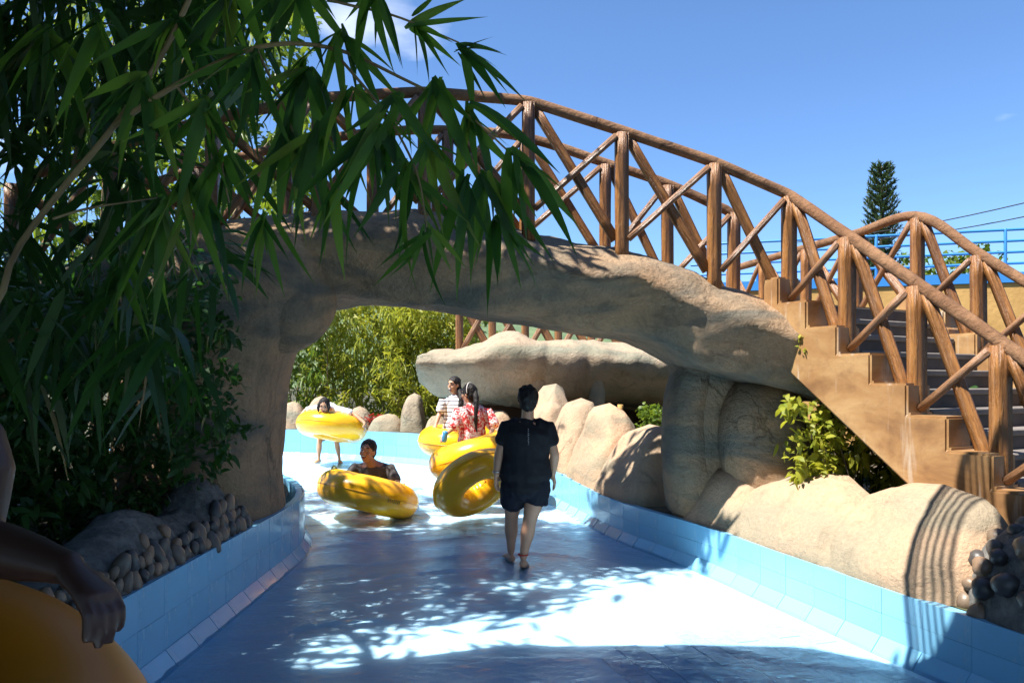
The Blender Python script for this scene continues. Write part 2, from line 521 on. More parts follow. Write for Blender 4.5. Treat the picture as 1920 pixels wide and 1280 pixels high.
def skin_mat(name, c):
    t = NT(name)
    n1 = t.noise(9, 4); n2 = t.noise(120, 3)
    col = t.ramp(n1, [(.3, tuple(k * .82 for k in c)), (.7, c)])
    m = t.set(col, 0.45, t.bump(n2, .12, .002), 0.4)
    t.p.inputs['Subsurface Weight'].default_value = 0.12
    t.p.inputs['Subsurface Radius'].default_value = (0.02, 0.008, 0.004)
    return m
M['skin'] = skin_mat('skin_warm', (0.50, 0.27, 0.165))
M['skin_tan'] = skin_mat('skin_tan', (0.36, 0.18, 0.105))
M['skin_shaded'] = skin_mat('skin_shaded', (0.042, 0.016, 0.010))  # dark-tanned skin, darkened further to stand for the arm's shade
t = NT('black_hair')
n1 = t.noise(40, 4, .6, 'Object', (1, 1, .15))
M['hair'] = t.set(t.ramp(n1, [(.3, (0.006, 0.005, 0.005)), (.7, (0.018, 0.014, 0.012))]), 0.62, t.bump(n1, .8, .01), 0.25)

def cloth_mat(name, c, rough=.85):
    t = NT(name)
    n1 = t.noise(7, 5, .6); n2 = t.noise(160, 2)
    b = t.bump(n1, .5, .03); b = t.bump(n2, .2, .002, b)
    return t.set(t.ramp(n1, [(.3, tuple(k * .8 for k in c)), (.7, c)]), rough, b, .25)
M['black_cloth'] = cloth_mat('black_cloth', (0.013, 0.013, 0.016))
M['navy_cloth'] = cloth_mat('dark_navy_cloth', (0.011, 0.013, 0.022))
M['white_cloth'] = cloth_mat('white_cloth', (0.72, 0.72, 0.75))
M['brown_cloth'] = cloth_mat('dark_brown_cloth', (0.07, 0.042, 0.035))
M['print'] = NT('white_print').set((0.3, 0.3, 0.3), .7)
M['red_band'] = NT('red_band').set((0.45, 0.03, 0.02), .6)
M['silver'] = NT('silver_band').set((0.5, 0.47, 0.42), .25, **{'Metallic': 0.8})
M['blue_plastic'] = NT('blue_plastic').set((0.05, 0.24, 0.5), .3)
M['teeth'] = NT('teeth').set((0.75, 0.72, 0.66), .4)
M['mouth'] = NT('mouth_dark').set((0.10, 0.02, 0.018), .6)
M['eye'] = NT('eye_dark').set((0.012, 0.009, 0.008), .3)
M['cork'] = NT('hair_band').set((0.55, 0.5, 0.46), .4)

t = NT('striped_cloth')
sep = t.n.new("ShaderNodeSeparateXYZ"); tc = t.n.new("ShaderNodeTexCoord")
t.l.new(tc.outputs['Object'], sep.inputs[0])
wv = t.math('FRACT', t.math('MULTIPLY', sep.outputs[2], 1 / 0.052), 0)
st = t.math('LESS_THAN', wv, 0.27)
n1 = t.noise(7, 5)
M['striped'] = t.set(t.mix(st, (0.75, 0.74, 0.76), (0.045, 0.03, 0.05)), .85, t.bump(n1, .4, .03))
t = NT('red_floral_cloth')
vo = t.noise(23, 4, .62, 'Object', None, 1.3)
v2 = t.noise(37, 3, .6, 'Object', None, 1.0)
n1 = t.noise(8, 5)
col = t.ramp(vo, [(.44, (0.50, 0.018, 0.022)), (.50, (0.60, 0.04, 0.045)), (.53, (0.75, 0.62, 0.60)), (.66, (0.74, 0.68, 0.66))])
col = t.mix(t.ramp(v2, [(.63, 0.), (.68, .85)]), col, (0.06, 0.08, 0.07))
M['floral'] = t.set(col, .8, t.bump(n1, .5, .03))
t = NT('grey_printed_cloth')
vo = t.noise(9, 4, .6, 'Object', None, .8)
n1 = t.noise(7, 5)
M['grey_print'] = t.set(t.ramp(vo, [(.5, (0.055, 0.048, 0.048)), (.60, (0.075, 0.066, 0.064)), (.70, (0.26, 0.32, 0.28))]), .85, t.bump(n1, .5, .03))

# ------------------------------------------------------------------ ground, hills, channel
def floor_z(y):
    return 0.17 * smooth01((y - 7.0) / 6.5)

tag(obj('ground', mesh('ground', [(-900, -400, -0.35), (900, -400, -0.35), (900, 1500, -0.35), (-900, 1500, -0.35)], [(0, 1, 2, 3)]), M['earth']), kind='structure')
# distant hills
hv, hf = [], []
NX, NY = 60, 8
for j in range(NY):
    for i in range(NX):
        x = -700 + 1400 * i / (NX - 1)
        y = 330 + 60 * j
        u = j / (NY - 1)
        h = math.sin(u * math.pi) * (38 + 45 * noise.noise(Vector((x * .006, y * .004, 3.1))) + 30 * math.exp(-((x + 190) / 170) ** 2))
        hv.append((x, y, -1 + max(0, h)))
for j in range(NY - 1):
    for i in range(NX - 1):
        a = j * NX + i
        hf.append((a, a + 1, a + NX + 1, a + NX))
tag(obj('hill', mesh('hill', hv, hf), M['hill']), kind='structure')

RW = [(2.95, 1.6), (2.72, 2.6), (2.45, 3.6), (2.21, 4.33), (1.9, 5.4), (1.57, 6.52), (1.07, 7.75), (0.6, 9.4), (0.1, 10.8), (-0.65, 12.2), (-1.7, 13.4), (-3.1, 14.2), (-5.2, 14.8), (-7.5, 15.2)]
LW = [(-1.92, 0.9), (-1.92, 3.0), (-1.92, 5.0), (-1.92, 6.6), (-1.97, 7.25), (-2.13, 7.85), (-2.5, 8.6), (-3.3, 9.6), (-4.6, 10.6), (-6.5, 11.4)]
def rw_h(y): return 0.37 + 0.15 * smooth01((y - 8) / 5)
def lw_h(y): return 0.50

# channel floor
fv, ff = [], []
xs = np.arange(-9, 3.6, 0.15); ys = np.arange(-1.0, 16.2, 0.15)
for y in ys:
    for x in xs:
        fv.append((x, y, floor_z(y)))
nx = len(xs)
for j in range(len(ys) - 1):
    for i in range(nx - 1):
        a = j * nx + i
        ff.append((a, a + 1, a + nx + 1, a + nx))
floor_o = tag(obj('channel_floor', mesh('channel_floor', fv, ff), M['floor']), kind='structure')
# tiles set into the floor along the right-hand edge, nearest the camera
tmb = MB(); tmb.box((0, 0, 0), .292, .142, .008)
bm = bmesh.new(); me0 = mesh('floor_tile', tmb.v, tmb.f, False); bm.from_mesh(me0)
bmesh.ops.bevel(bm, geom=list(bm.edges), offset=.002, segments=1, affect='EDGES'); bm.to_mesh(me0); bm.free()
me0.materials.append(M['floor_tile'])
tdir = Vector((-0.30, 1.0, 0)).normalized(); tside = Vector((tdir.y, -tdir.x, 0))
for r in range(-15, 10):
    for c in range(-14, 0):
        p = Vector((2.14, 4.4, 0)) + tside * (c * .148 - .02) + tdir * (r * .30 + (c % 2) * .15)
        lim = 5.1 - 0.6 * abs(c) * .1
        if not (1.4 < p.y < lim and p.x > .55 + .25 * noise.noise(Vector((p.y * 2, 1.3, 0)))): continue
        z = rnd.uniform(0.002, 0.0045)
        obj('tile', me0, None, floor_o, frame(Vector((p.x, p.y, z)), tdir, -tside, Vector((0, 0, 1))))

# water film with roll waves running towards the camera
wv, wf = [], []
xs = np.arange(-6.5, 3.0, 0.045); ys = np.arange(0.5, 15.4, 0.045)
def wave_h(x, y):
    n = noise.noise(Vector((x * .55, y * .55, 0.3)))
    n2 = noise.noise(Vector((x * 1.7, y * 1.7, 4.3)))
    u = y + .16 * (x + .3) ** 2 + .75 * n + .16 * n2
    h = 0.0
    for per, amp, ph in ((0.62, .020, 0), (0.37, .010, .21)):
        f = ((u + ph) / per) % 1.0
        k = .45 + .55 * noise.noise(Vector((x * .8, math.floor((u + ph) / per) * 3.7, 1.0)))
        h += amp * max(0, k) * math.exp(-f * 4.5) * min(1, f * 14)
    for fx_, fy_ in ((.10, 6.42), (-.01, 6.74)):        # rings spreading from her feet
        rr = math.hypot(x - fx_, y - fy_)
        if rr < 1.0: h += .007 * math.sin(rr * 52) * math.exp(-rr * 5.0)
    h += .003 * noise.noise(Vector((x * 6, y * 6, 2)))
    return h
for y in ys:
    for x in xs:
        wv.append((x, y, floor_z(y) + 0.014 + wave_h(x, y)))
nx = len(xs)
lw_np = catmull(LW, 200); rw_np = catmull(RW, 300)
def inside(x, y):
    lx = np.interp(y, lw_np[:, 1], lw_np[:, 0]); 
    rx = np.interp(y, rw_np[:, 1], rw_np[:, 0])
    return lx - .12 < x < rx + .12
mask = np.zeros((len(ys), nx), bool)
for j, y in enumerate(ys):
    lx = np.interp(y, lw_np[:, 1], lw_np[:, 0]); rx = np.interp(y, rw_np[:, 1], rw_np[:, 0])
    mask[j] = (xs > lx - .12) & (xs < rx + .12)
for j in range(len(ys) - 1):
    for i in range(nx - 1):
        if mask[j, i] and mask[j + 1, i + 1]:
            a = j * nx + i
            wf.append((a, a + 1, a + nx + 1, a + nx))
wm = mesh('water', wv, wf)
bm = bmesh.new(); bm.from_mesh(wm)
bmesh.ops.delete(bm, geom=[v for v in bm.verts if not v.link_faces], context='VERTS'); bm.to_mesh(wm); bm.free()
tag(obj('water', wm, M['water']), kind='structure')

# tiled channel walls: core, two courses of tiles, a sloped course at the foot
def bevel_box(name, sx, sy, sz, off, m):
    b = MB(); b.box((0, 0, 0), sx, sy, sz)
    me = mesh(name, b.v, b.f, False)
    bm = bmesh.new(); bm.from_mesh(me)
    bmesh.ops.bevel(bm, geom=list(bm.edges), offset=off, segments=1, affect='EDGES'); bm.to_mesh(me); bm.free()
    me.materials.append(m)
    return me

def channel_wall(curve, hfun, sgn, label):
    """sgn +1: the channel lies on the left of the curve's direction"""
    step = .30
    L = np.sum(np.linalg.norm(np.diff(catmull(curve, 400), axis=0), axis=1))
    n = int(L / step)
    c = catmull(curve, n + 1)
    root = thing('channel_wall', (c[0][0], c[0][1], 0), label, 'wall')
    core = MB()
    N = len(c)
    prof = []
    nrm = []
    for i in range(N):
        t = c[min(i + 1, N - 1)] - c[max(i - 1, 0)]
        t = t / np.linalg.norm(t)
        nrm.append(np.array([-t[1], t[0]]) * sgn)          # towards the channel
    for i in range(N):
        h = hfun(c[i][1]) + floor_z(c[i][1]); z0 = floor_z(c[i][1]) - .1
        p = c[i] - nrm[i] * .012; q = c[i] - nrm[i] * .07
        prof += [(p[0], p[1], z0), (p[0], p[1], h - .004), (q[0], q[1], h - .004), (q[0], q[1], z0)]
    f = []
    for i in range(N - 1):
        for k in range(3):
            a = i * 4 + k
            f.append((a, a + 1, a + 5, a + 4))
    core.add(prof, f)
    core.build('wall_core', M['grout'], root, False)
    h0 = hfun(c[N // 3][1])
    for i in range(N - 1):
        a, b = c[i], c[i + 1]
        mid = (a + b) / 2
        t = Vector((b[0] - a[0], b[1] - a[1], 0)); ln = t.length; t.normalize()
        nn = Vector((-t.y, t.x, 0)) * sgn
        h = hfun(mid[1]); zf = floor_z(mid[1])
        up = Vector((0, 0, 1))
        foot = .075
        rows = 2
        rh = (h - foot) / rows
        me = TILE.get(('w', round(rh, 3), round(ln, 2)))
        if me is None:
            me = TILE[('w', round(rh, 3), round(ln, 2))] = bevel_box('tile', ln - .002, .016, rh - .0015, .001, M['tile'])
        for r in range(rows):
            z = zf + foot + rh * (r + .5)
            obj('tile', me, None, root, frame(Vector((mid[0], mid[1], z)) + nn * rnd.uniform(-.001, .0012), t, nn, t.cross(nn)))
        # the sloped foot tile
        me = TILE.get(('f', round(ln, 2)))
        if me is None:
            me = TILE[('f', round(ln, 2))] = bevel_box('foot_tile', ln - .004, .016, .125, .0015, M['tile'])
        q = (nn * .8 + up * .62).normalized()
        obj('foot_tile', me, None, root, frame(Vector((mid[0], mid[1], zf + .040)) + nn * .046, t, q, t.cross(q)))
    return root
TILE = {}
channel_wall(RW, rw_h, 1, 'sunlit pale blue tiled channel wall below the row of tan boulders')
channel_wall(LW, lw_h, -1, 'shaded blue tiled channel wall below the pebbles on the left')

# banks behind the walls
def bank(name, curve, hfun, far):
    c = catmull(curve, 60)
    v = []
    for p in c:
        z = hfun(p[1]) + floor_z(p[1]) - .012
        q = far(p)
        v.append((p[0] + (q[0] - p[0]) * .012, p[1] + (q[1] - p[1]) * .012, z))
        for u in (.15, .4, 1.0):
            x = p[0] + (q[0] - p[0]) * u; y = p[1] + (q[1] - p[1]) * u
            v.append((x, y, z + .10 * noise.noise(Vector((x, y, 0))) * min(1, u * 3) - .02))
    f = []
    for i in range(len(c) - 1):
        for k in range(3):
            a = i * 4 + k
            f.append((a, a + 1, a + 5, a + 4))
    return tag(obj(name, mesh(name, v, f), M['earth']), kind='structure')
bank('bank_left', LW, lw_h, lambda p: (-14.0, p[1] * .8))
bank('bank_right', RW, rw_h, lambda p: (10.0 + min(0, p[0]) * 1.2, p[1] * 1.1 + max(0, -p[0]) * 2.5 + 4))

# ------------------------------------------------------------------ artificial rock
def displace(verts, amp, sc, seed=0.0, fine=0.0):
    out = []
    for v in verts:
        v = Vector(v)
        q = v * sc + Vector((seed, seed * 1.7, seed * .3))
        d = Vector((noise.noise(q), noise.noise(q + Vector((31, 0, 0))), noise.noise(q + Vector((0, 47, 0))))) * amp
        d += Vector((noise.noise(q * 2.7), noise.noise(q * 2.7 + Vector((9, 0, 0))), noise.noise(q * 2.7 + Vector((0, 5, 0))))) * amp * .35
        if fine:
            d += Vector((noise.noise(q * 8), noise.noise(q * 8 + Vector((9, 0, 0))), noise.noise(q * 8 + Vector((0, 5, 0))))) * fine
        out.append(v + d)
    return out

def superring(cx, cy, cz, hy, hz, n, seg, ax):
    pts = []
    for j in range(seg):
        q = 2 * math.pi * j / seg
        c, s = math.cos(q), math.sin(q)
        a = math.copysign(abs(c) ** (2 / n), c) * hy
        b = math.copysign(abs(s) ** (2 / n), s) * hz
        pts.append((cx, cy + a, cz + b) if ax == 'x' else (cx + a, cy + b, cz))
    return pts

def beam(stations, n=3.0, seg=40, amp=.06, sc=.9, seed=0., fine=.008):
    """sweep along x; station = (x, y_near, y_far, z_bottom, z_top)"""
    v, f = [], []
    for (x, yn, yf, zb, zt) in stations:
        v += superring(x, (yn + yf) / 2, (zb + zt) / 2, (yf - yn) / 2, (zt - zb) / 2, n, seg, 'x')
    m = len(stations)
    for i in range(m - 1):
        for j in range(seg):
            f.append((i * seg + j, i * seg + (j + 1) % seg, (i + 1) * seg + (j + 1) % seg, (i + 1) * seg + j))
    f.append(tuple(range(seg))); f.append(tuple(range((m - 1) * seg, m * seg))[::-1])
    return displace(v, amp, sc, seed, fine), f

def column(levels, n=2.6, seg=40, amp=.05, sc=1.1, seed=0., fine=.008):
    """stack along z; level = (z, cx, cy, hx, hy)"""
    v, f = [], []
    for (z, cx, cy, hx, hy) in levels:
        v += superring(cx, cy, z, hx, hy, n, seg, 'z')
    m = len(levels)
    for i in range(m - 1):
        for j in range(seg):
            f.append((i * seg + j, i * seg + (j + 1) % seg, (i + 1) * seg + (j + 1) % seg, (i + 1) * seg + j))
    f.append(tuple(range(seg))[::-1]); f.append(tuple(range((m - 1) * seg, m * seg)))
    return displace(v, amp, sc, seed, fine), f

def resample_levels(tab, n):
    """smooth a table of rows by its first column"""
    a = np.array(tab, float)
    return [tuple(r) for r in catmull(a, n)]

bridge = thing('rock_bridge', (0, 6.7, 0), 'large arched bridge of artificial rock spanning the blue channel', 'bridge')
# arch: near face at about 6 m, far face at about 7.5 m
ZT = [(-4.6, 2.25), (-3.4, 2.62), (-2.4, 2.86), (-1.5, 2.95), (-0.83, 2.965), (-0.25, 2.90), (0.33, 2.78), (1.0, 2.59), (1.53, 2.42), (2.23, 2.17), (2.55, 2.05)]
ZB = [(-4.6, 1.4), (-3.0, 1.9), (-1.9, 2.22), (-1.4, 2.27), (-0.61, 2.21), (0, 2.11), (0.51, 2.02), (0.97, 1.95), (1.22, 1.86), (1.5, 1.68), (1.9, 1.58), (2.2, 1.50), (2.55, 1.38)]
st = []
for x in np.linspace(-4.6, 2.5, 170):
    zt, zb = interp(x, ZT), interp(x, ZB)
    yn = 5.90 + .06 * noise.noise(Vector((x * .9, 0, 7)))
    yf = 7.32 + .05 * noise.noise(Vector((x * .9, 5, 7)))
    st.append((x, yn, yf, zb, zt + .02))
# a rounded right-hand end
for k, x in ((.9, 2.56), (.7, 2.62), (.4, 2.66)):
    zt, zb = interp(2.5, ZT), interp(2.5, ZB)
    cy, cz = 6.72, (zt + zb) / 2
    st.append((x, cy - .74 * k, cy + .74 * k, cz - (zt - zb) / 2 * k, cz + (zt - zb) / 2 * k))
NEARP = [(0.0, .50), (.06, .40), (.18, .30), (.30, .22), (.42, .13), (.49, .04), (.54, 0.0), (.62, .02), (.74, .10), (.86, .22), (.95, .36), (1.0, .52)]
def arch_ring(x, yn, yf, zb, zt):
    H = zt - zb
    k = 1 + .45 * noise.noise(Vector((x * 1.1, 1.0, 4.0)))
    low = 1 - .70 * smooth01((x - .5) / 1.2)          # the undercut closes towards the right-hand haunch
    sh = .10 * noise.noise(Vector((x * 1.5, 8.0, 2.0)))
    pts = [(yn + o * k * (low if u < .5 else 1), zb + H * min(1, max(0, u + sh * math.sin(math.pi * u)))) for u, o in NEARP]
    pts += [(yn + .52 + (yf - .25 - yn - .52) * t, zt - .01 * math.sin(t * 3.14)) for t in (.33, .66, 1.0)]
    pts += [(yf - .25 + .25 * math.sin(a), zt - H * .5 * (1 - math.cos(a))) for a in (.5, 1.0, math.pi / 2, 2.1, 2.7, math.pi)]
    pts += [(yn + .42 * k * low + (yf - .25 - yn - .42 * k * low) * t, zb - .0) for t in (.66, .33)]
    c = catmull(pts + [pts[0]], 61)[:-1]
    return [(x, q[0], q[1]) for q in c]
v, f = [], []
for q in st: v += arch_ring(*q)
sg, m_ = 60, len(st)
for i in range(m_ - 1):
    for j in range(sg):
        f.append((i * sg + j, (i + 1) * sg + j, (i + 1) * sg + (j + 1) % sg, i * sg + (j + 1) % sg))
f.append(tuple(range(sg))); f.append(tuple(range((m_ - 1) * sg, m_ * sg))[::-1])
vv = []
for p in displace(v, .045, 1.1, 2.0, .012):
    if p.y < 6.6:      # trowelled ledges and pock marks in the render
        a = noise.noise(Vector((p.x * 2.2, p.z * 5.0, 3.3))); c = noise.noise(Vector((p.x * 5.5, p.z * 9.0, 6.1)))
        p = p + Vector((0, .035 * abs(a) + .012 * c, .02 * a))
    vv.append(p)
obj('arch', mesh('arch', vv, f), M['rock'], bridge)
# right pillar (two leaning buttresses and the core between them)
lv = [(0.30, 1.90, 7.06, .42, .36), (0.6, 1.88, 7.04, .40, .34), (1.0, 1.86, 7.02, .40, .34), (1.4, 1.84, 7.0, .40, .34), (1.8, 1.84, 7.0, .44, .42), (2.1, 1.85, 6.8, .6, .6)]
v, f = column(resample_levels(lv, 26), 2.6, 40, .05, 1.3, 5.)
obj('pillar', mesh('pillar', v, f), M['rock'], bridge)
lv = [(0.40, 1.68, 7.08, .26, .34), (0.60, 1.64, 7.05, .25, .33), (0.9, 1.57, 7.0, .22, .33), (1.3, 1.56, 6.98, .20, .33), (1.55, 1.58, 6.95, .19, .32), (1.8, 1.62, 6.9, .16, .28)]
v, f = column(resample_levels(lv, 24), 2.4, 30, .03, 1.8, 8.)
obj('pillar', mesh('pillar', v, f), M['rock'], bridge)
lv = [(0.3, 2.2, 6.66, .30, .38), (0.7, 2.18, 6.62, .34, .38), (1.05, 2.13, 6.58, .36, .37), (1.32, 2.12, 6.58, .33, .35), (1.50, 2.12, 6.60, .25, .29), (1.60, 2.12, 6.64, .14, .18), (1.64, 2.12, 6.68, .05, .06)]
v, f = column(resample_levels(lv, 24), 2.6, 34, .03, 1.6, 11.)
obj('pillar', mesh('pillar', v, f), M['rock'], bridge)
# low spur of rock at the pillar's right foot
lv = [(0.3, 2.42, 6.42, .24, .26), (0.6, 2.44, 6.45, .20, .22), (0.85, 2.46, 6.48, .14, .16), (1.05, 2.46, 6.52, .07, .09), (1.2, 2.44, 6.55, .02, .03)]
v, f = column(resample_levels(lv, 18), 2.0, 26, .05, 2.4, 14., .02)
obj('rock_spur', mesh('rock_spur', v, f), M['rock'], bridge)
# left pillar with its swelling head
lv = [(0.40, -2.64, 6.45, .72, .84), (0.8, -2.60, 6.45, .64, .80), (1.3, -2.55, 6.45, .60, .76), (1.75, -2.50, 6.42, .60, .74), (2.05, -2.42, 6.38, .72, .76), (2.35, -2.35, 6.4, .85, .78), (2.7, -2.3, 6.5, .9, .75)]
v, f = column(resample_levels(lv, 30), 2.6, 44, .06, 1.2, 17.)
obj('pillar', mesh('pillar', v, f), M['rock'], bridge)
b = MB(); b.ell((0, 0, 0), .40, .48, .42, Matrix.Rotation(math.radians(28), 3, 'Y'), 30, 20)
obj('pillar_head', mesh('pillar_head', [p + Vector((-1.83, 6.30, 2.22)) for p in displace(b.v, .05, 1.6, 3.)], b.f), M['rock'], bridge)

# ------------------------------------------------------------------ timber-look railings
SEC_P = [(math.cos(a) * (1.0 if k % 2 else 1.0), math.sin(a)) for k, a in enumerate(np.linspace(0, 2 * math.pi, 16, endpoint=False))]
def timber(name, a, b, w, h, m, parent, square=True, over=0.0):
    a, b = Vector(a), Vector(b)
    z = (b - a); L = z.length + 2 * over; z.normalize()
    a = a - z * over
    ref = Vector((0, 1, 0)) if abs(z.y) < .9 else Vector((0, 0, 1))
    x = ref.cross(z).normalized(); y = z.cross(x)
    n = 5.0 if square else 2.3
    seg, rings = 16, max(4, int(L / .16) + 1)
    v, f = [], []
    sd = rnd.uniform(0, 99)
    for i in range(rings):
        u = i / (rings - 1)
        for j in range(seg):
            q = 2 * math.pi * (j + .5) / seg
            c, s = math.cos(q), math.sin(q)
            px = math.copysign(abs(c) ** (2 / n), c) * w / 2; py = math.copysign(abs(s) ** (2 / n), s) * h / 2
            k = 1 + .07 * noise.noise(Vector((j * .9 + sd, u * L * 1.3, sd))) + .05 * noise.noise(Vector((j * .45, u * L * 5, sd)))
            groove = .80 if (square and j in (1, 5, 9, 13)) else 1.0
            v.append((px * k * groove, py * k * groove, u * L))
    for i in range(rings - 1):
        for j in range(seg):
            f.append((i * seg + j, i * seg + (j + 1) % seg, (i + 1) * seg + (j + 1) % seg, (i + 1) * seg + j))
    f.append(tuple(range(seg))[::-1]); f.append(tuple(range((rings - 1) * seg, rings * seg)))
    return obj(name, mesh(name, v, f), m, parent, frame(a, x, y, z))

def bent_rail(name, pts, r, m, parent, n=60):
    c = catmull(pts, n)
    b = MB(); b.loft([(Vector(p), r * (1 + .08 * noise.noise(Vector(p) * 3)), r * .92 * (1 + .08 * noise.noise(Vector(p) * 3 + Vector((7, 0, 0))))) for p in c], 14, Vector((0, 0, 1)))
    return b.build(name, m, parent)

def railing(label, tops, bases, root_group, rail_pts=None, mp=None, mr=None, pw=.106, bw=.068, rr=.044, straight=False, skip_post=()):
    mp = mp or M['timber']; mr = mr or M['timber_rail']
    root = thing('timber_railing', bases[0], label, 'railing', root_group)
    for i, (t, b_) in enumerate(zip(tops, bases)):
        if i in skip_post: continue
        timber('post', b_ + Vector((0, 0, -.22)), t + Vector((0, 0, -.02)), pw, pw, mp, root)
    for i in range(len(tops) - 1):
        d = (tops[i + 1] - tops[i]); d.z = 0; d.normalize()
        nrm = Vector((-d.y, d.x, 0))
        # the heavier one falls forward, the lighter one rises
        timber('brace', tops[i] + d * .05 + Vector((0, 0, -.05)) + nrm * .012, bases[i + 1] - d * .05 + Vector((0, 0, .03)) + nrm * .012, bw * 1.12, bw * 1.12, mp, root)
        timber('brace', bases[i] + d * .05 + Vector((0, 0, .03)) - nrm * .03, tops[i + 1] - d * .05 + Vector((0, 0, -.05)) - nrm * .03, bw * .8, bw * .8, M['timber_pale'], root, False)
    if straight:      # straight lengths with short bends at the posts
        pts = []
        for i, q in enumerate(tops):
            if i: pts.append(q.lerp(tops[i - 1], .10)); 
            if 0 < i < len(tops) - 1: pts.append((q.lerp(tops[i - 1], .05) + q.lerp(tops[i + 1], .05)) / 2)
            if i < len(tops) - 1: pts += [q.lerp(tops[i + 1], .10), q.lerp(tops[i + 1], .5)]
        bent_rail('handrail', pts, rr, mr, root, 140)
    else:
        bent_rail('handrail', rail_pts or tops, rr, mr, root)
    return root

def rail_z(x):       # top of the bridge handrail as a function of x
    return interp(x, [(-4.2, 3.1), (-3.3, 3.42), (-2.4, 3.68), (-1.6, 3.84), (-.9, 3.90), (-.3, 3.88), (.13, 3.82), (.88, 3.58), (1.62, 3.33), (2.22, 3.07)])
def deck_z(x): return interp(x, ZT) - .02
nx_ = [-4.0, -3.2, -2.4, -1.55, -.70, .13, .88, 1.62]
tops = [Vector((x, 6.2, rail_z(x))) for x in nx_]
bases = [Vector((x, 6.2, max(deck_z(x) - .13, rail_z(x) - .90))) for x in nx_]
SD = Vector((.25, -.50, -.42))              # one bay down the stairs
K0, KB = Vector((2.22, 6.2, 3.07)), Vector((2.22, 6.2, 2.20))
tops += [K0 + SD * k for k in range(0, 6)]
bases += [KB + SD * k + (Vector((0, 0, .0))) for k in range(0, 6)]
railing('near brown timber-look railing running over the arch and down beside the stairs', tops, bases, 'timber-look railings', straight=True)
fx = [-3.7, -2.9, -2.1, -1.3, -.6, .12, .57 + .3, 1.45, 2.07]
tops = [Vector((x, 7.22, rail_z(x) + .03)) for x in fx]
bases = [Vector((x, 7.22, max(deck_z(x) - .12, rail_z(x) - .86))) for x in fx]
rp = [t for t in tops[:-1]] + [Vector((1.95, 7.22, tops[-1].z + .03)), Vector((2.08, 7.22, tops[-1].z - .04)), Vector((2.09, 7.23, tops[-1].z - .3)), Vector((2.09, 7.23, tops[-1].z - .6))]
railing('far brown timber-look railing of the arch bridge ending in a bent corner', tops, bases, 'timber-look railings', rp)
# far side of the stairs, and the landing rail running back from its knee
KF = Vector((3.67, 7.0, 3.07)); KFB = KF - Vector((0, 0, .87))
side_v = Vector((-.76, 3.3, 0))
tops = [KF + side_v * u for u in (1.0, .76, .5, .25)] + [KF + SD * k for k in range(0, 5)]
bases = [p - Vector((0, 0, .87)) for p in tops]
railing('brown timber-look railing on the far side of the stairs, rising to a rounded peak', tops, bases, 'timber-look railings', None)

# ------------------------------------------------------------------ stairs and landing
stairs = thing('staircase', (2.9, 4.6, 0), 'brown painted stairs descending from the arch bridge on the right', 'stairs')
sd2 = Vector((SD.x, SD.y, 0)); sd2n = sd2.normalized(); cross = Vector((1.45, .8, 0)); crossn = cross.normalized()
S0 = Vector((2.22, 6.2, 2.22))
def stringer(name, off, thick, parent, m):
    # zigzag top with blocks, sloping underside
    prof = []
    rise, run = .21, sd2.length / 2
    n = 10
    z = 0.10
    top = [(-.13, .18)]
    for k in range(n):
        top += [((k + .5) * run - .10, .18 - k * rise), ((k + .5) * run - .10, .18 - (k + 1) * rise)]
    top += [(n * run, .18 - n * rise)]
    bot = [(n * run, -n * rise - .45), (.04, -.50), (-.06, -.44), (-.13, -.36)]
    prof = top + bot
    N = len(prof)
    def pt(s, z, o): 
        return S0 + sd2n * s + Vector((0, 0, z)) + crossn * (off + o)
    a = [pt(s, z, 0) for s, z in prof]; b_ = [pt(s, z, thick) for s, z in prof]
    me = mesh(name, a + b_, [tuple(range(N))[::-1], tuple(range(N, 2 * N))] + [(i, (i + 1) % N, N + (i + 1) % N, N + i) for i in range(N)], False)
    bm = bmesh.new(); bm.from_mesh(me)
    bmesh.ops.recalc_face_normals(bm, faces=list(bm.faces))
    bmesh.ops.bevel(bm, geom=[e for e in bm.edges if len(e.link_faces) == 2 and e.calc_face_angle(0) > .3], offset=.016, segments=2, affect='EDGES')
    bm.to_mesh(me); bm.free()
    return obj(name, me, m, parent)
stringer('stringer', -.16, .26, stairs, M['stringer'])
stringer('stringer', cross.length - .10, .24, stairs, M['stringer'])
rise, run = .14, sd2.length / 3
tw = cross.length - .22
tme = bevel_box('tread', tw, run + .05, .045, .008, M['tread'])
rme = bevel_box('riser', tw - .01, .05, rise - .002, .004, M['riser'])
for k in range(14):
    c = S0 + sd2n * (run * (k + .5)) + crossn * (cross.length / 2 + .0) + Vector((0, 0, -rise * (k + 1) + .0))
    fr_ = frame(c, crossn, -sd2n, Vector((0, 0, 1)))
    fr_t = frame(c + sd2n * .02 + Vector((0, 0, -.0225)), crossn, Vector((-crossn.y, crossn.x, 0)), Vector((0, 0, 1)))
    obj('tread', tme, None, stairs, fr_t)
    fr_r = frame(c + sd2n * (-run / 2) + Vector((0, 0, rise / 2 - .0225 + .0)), crossn, Vector((-crossn.y, crossn.x, 0)), Vector((0, 0, 1)))
    obj('riser', rme, None, stairs, fr_r)
# soffit under the steps
b = MB()
a0 = S0 + crossn * .10; a1 = S0 + crossn * (cross.length - .1)
e = sd2n * (run * 14) + Vector((0, 0, -rise * 14))
dz = Vector((0, 0, -.22)); dz2 = Vector((0, 0, -.36))
b.add([a0 + dz, a1 + dz, a1 + e + dz, a0 + e + dz, a0 + dz2, a1 + dz2, a1 + e + dz2, a0 + e + dz2], [(0, 1, 2, 3), (4, 7, 6, 5), (0, 3, 7, 4), (1, 5, 6, 2), (0, 4, 5, 1), (2, 6, 7, 3)])
b.build('soffit', M['riser'], stairs, False)
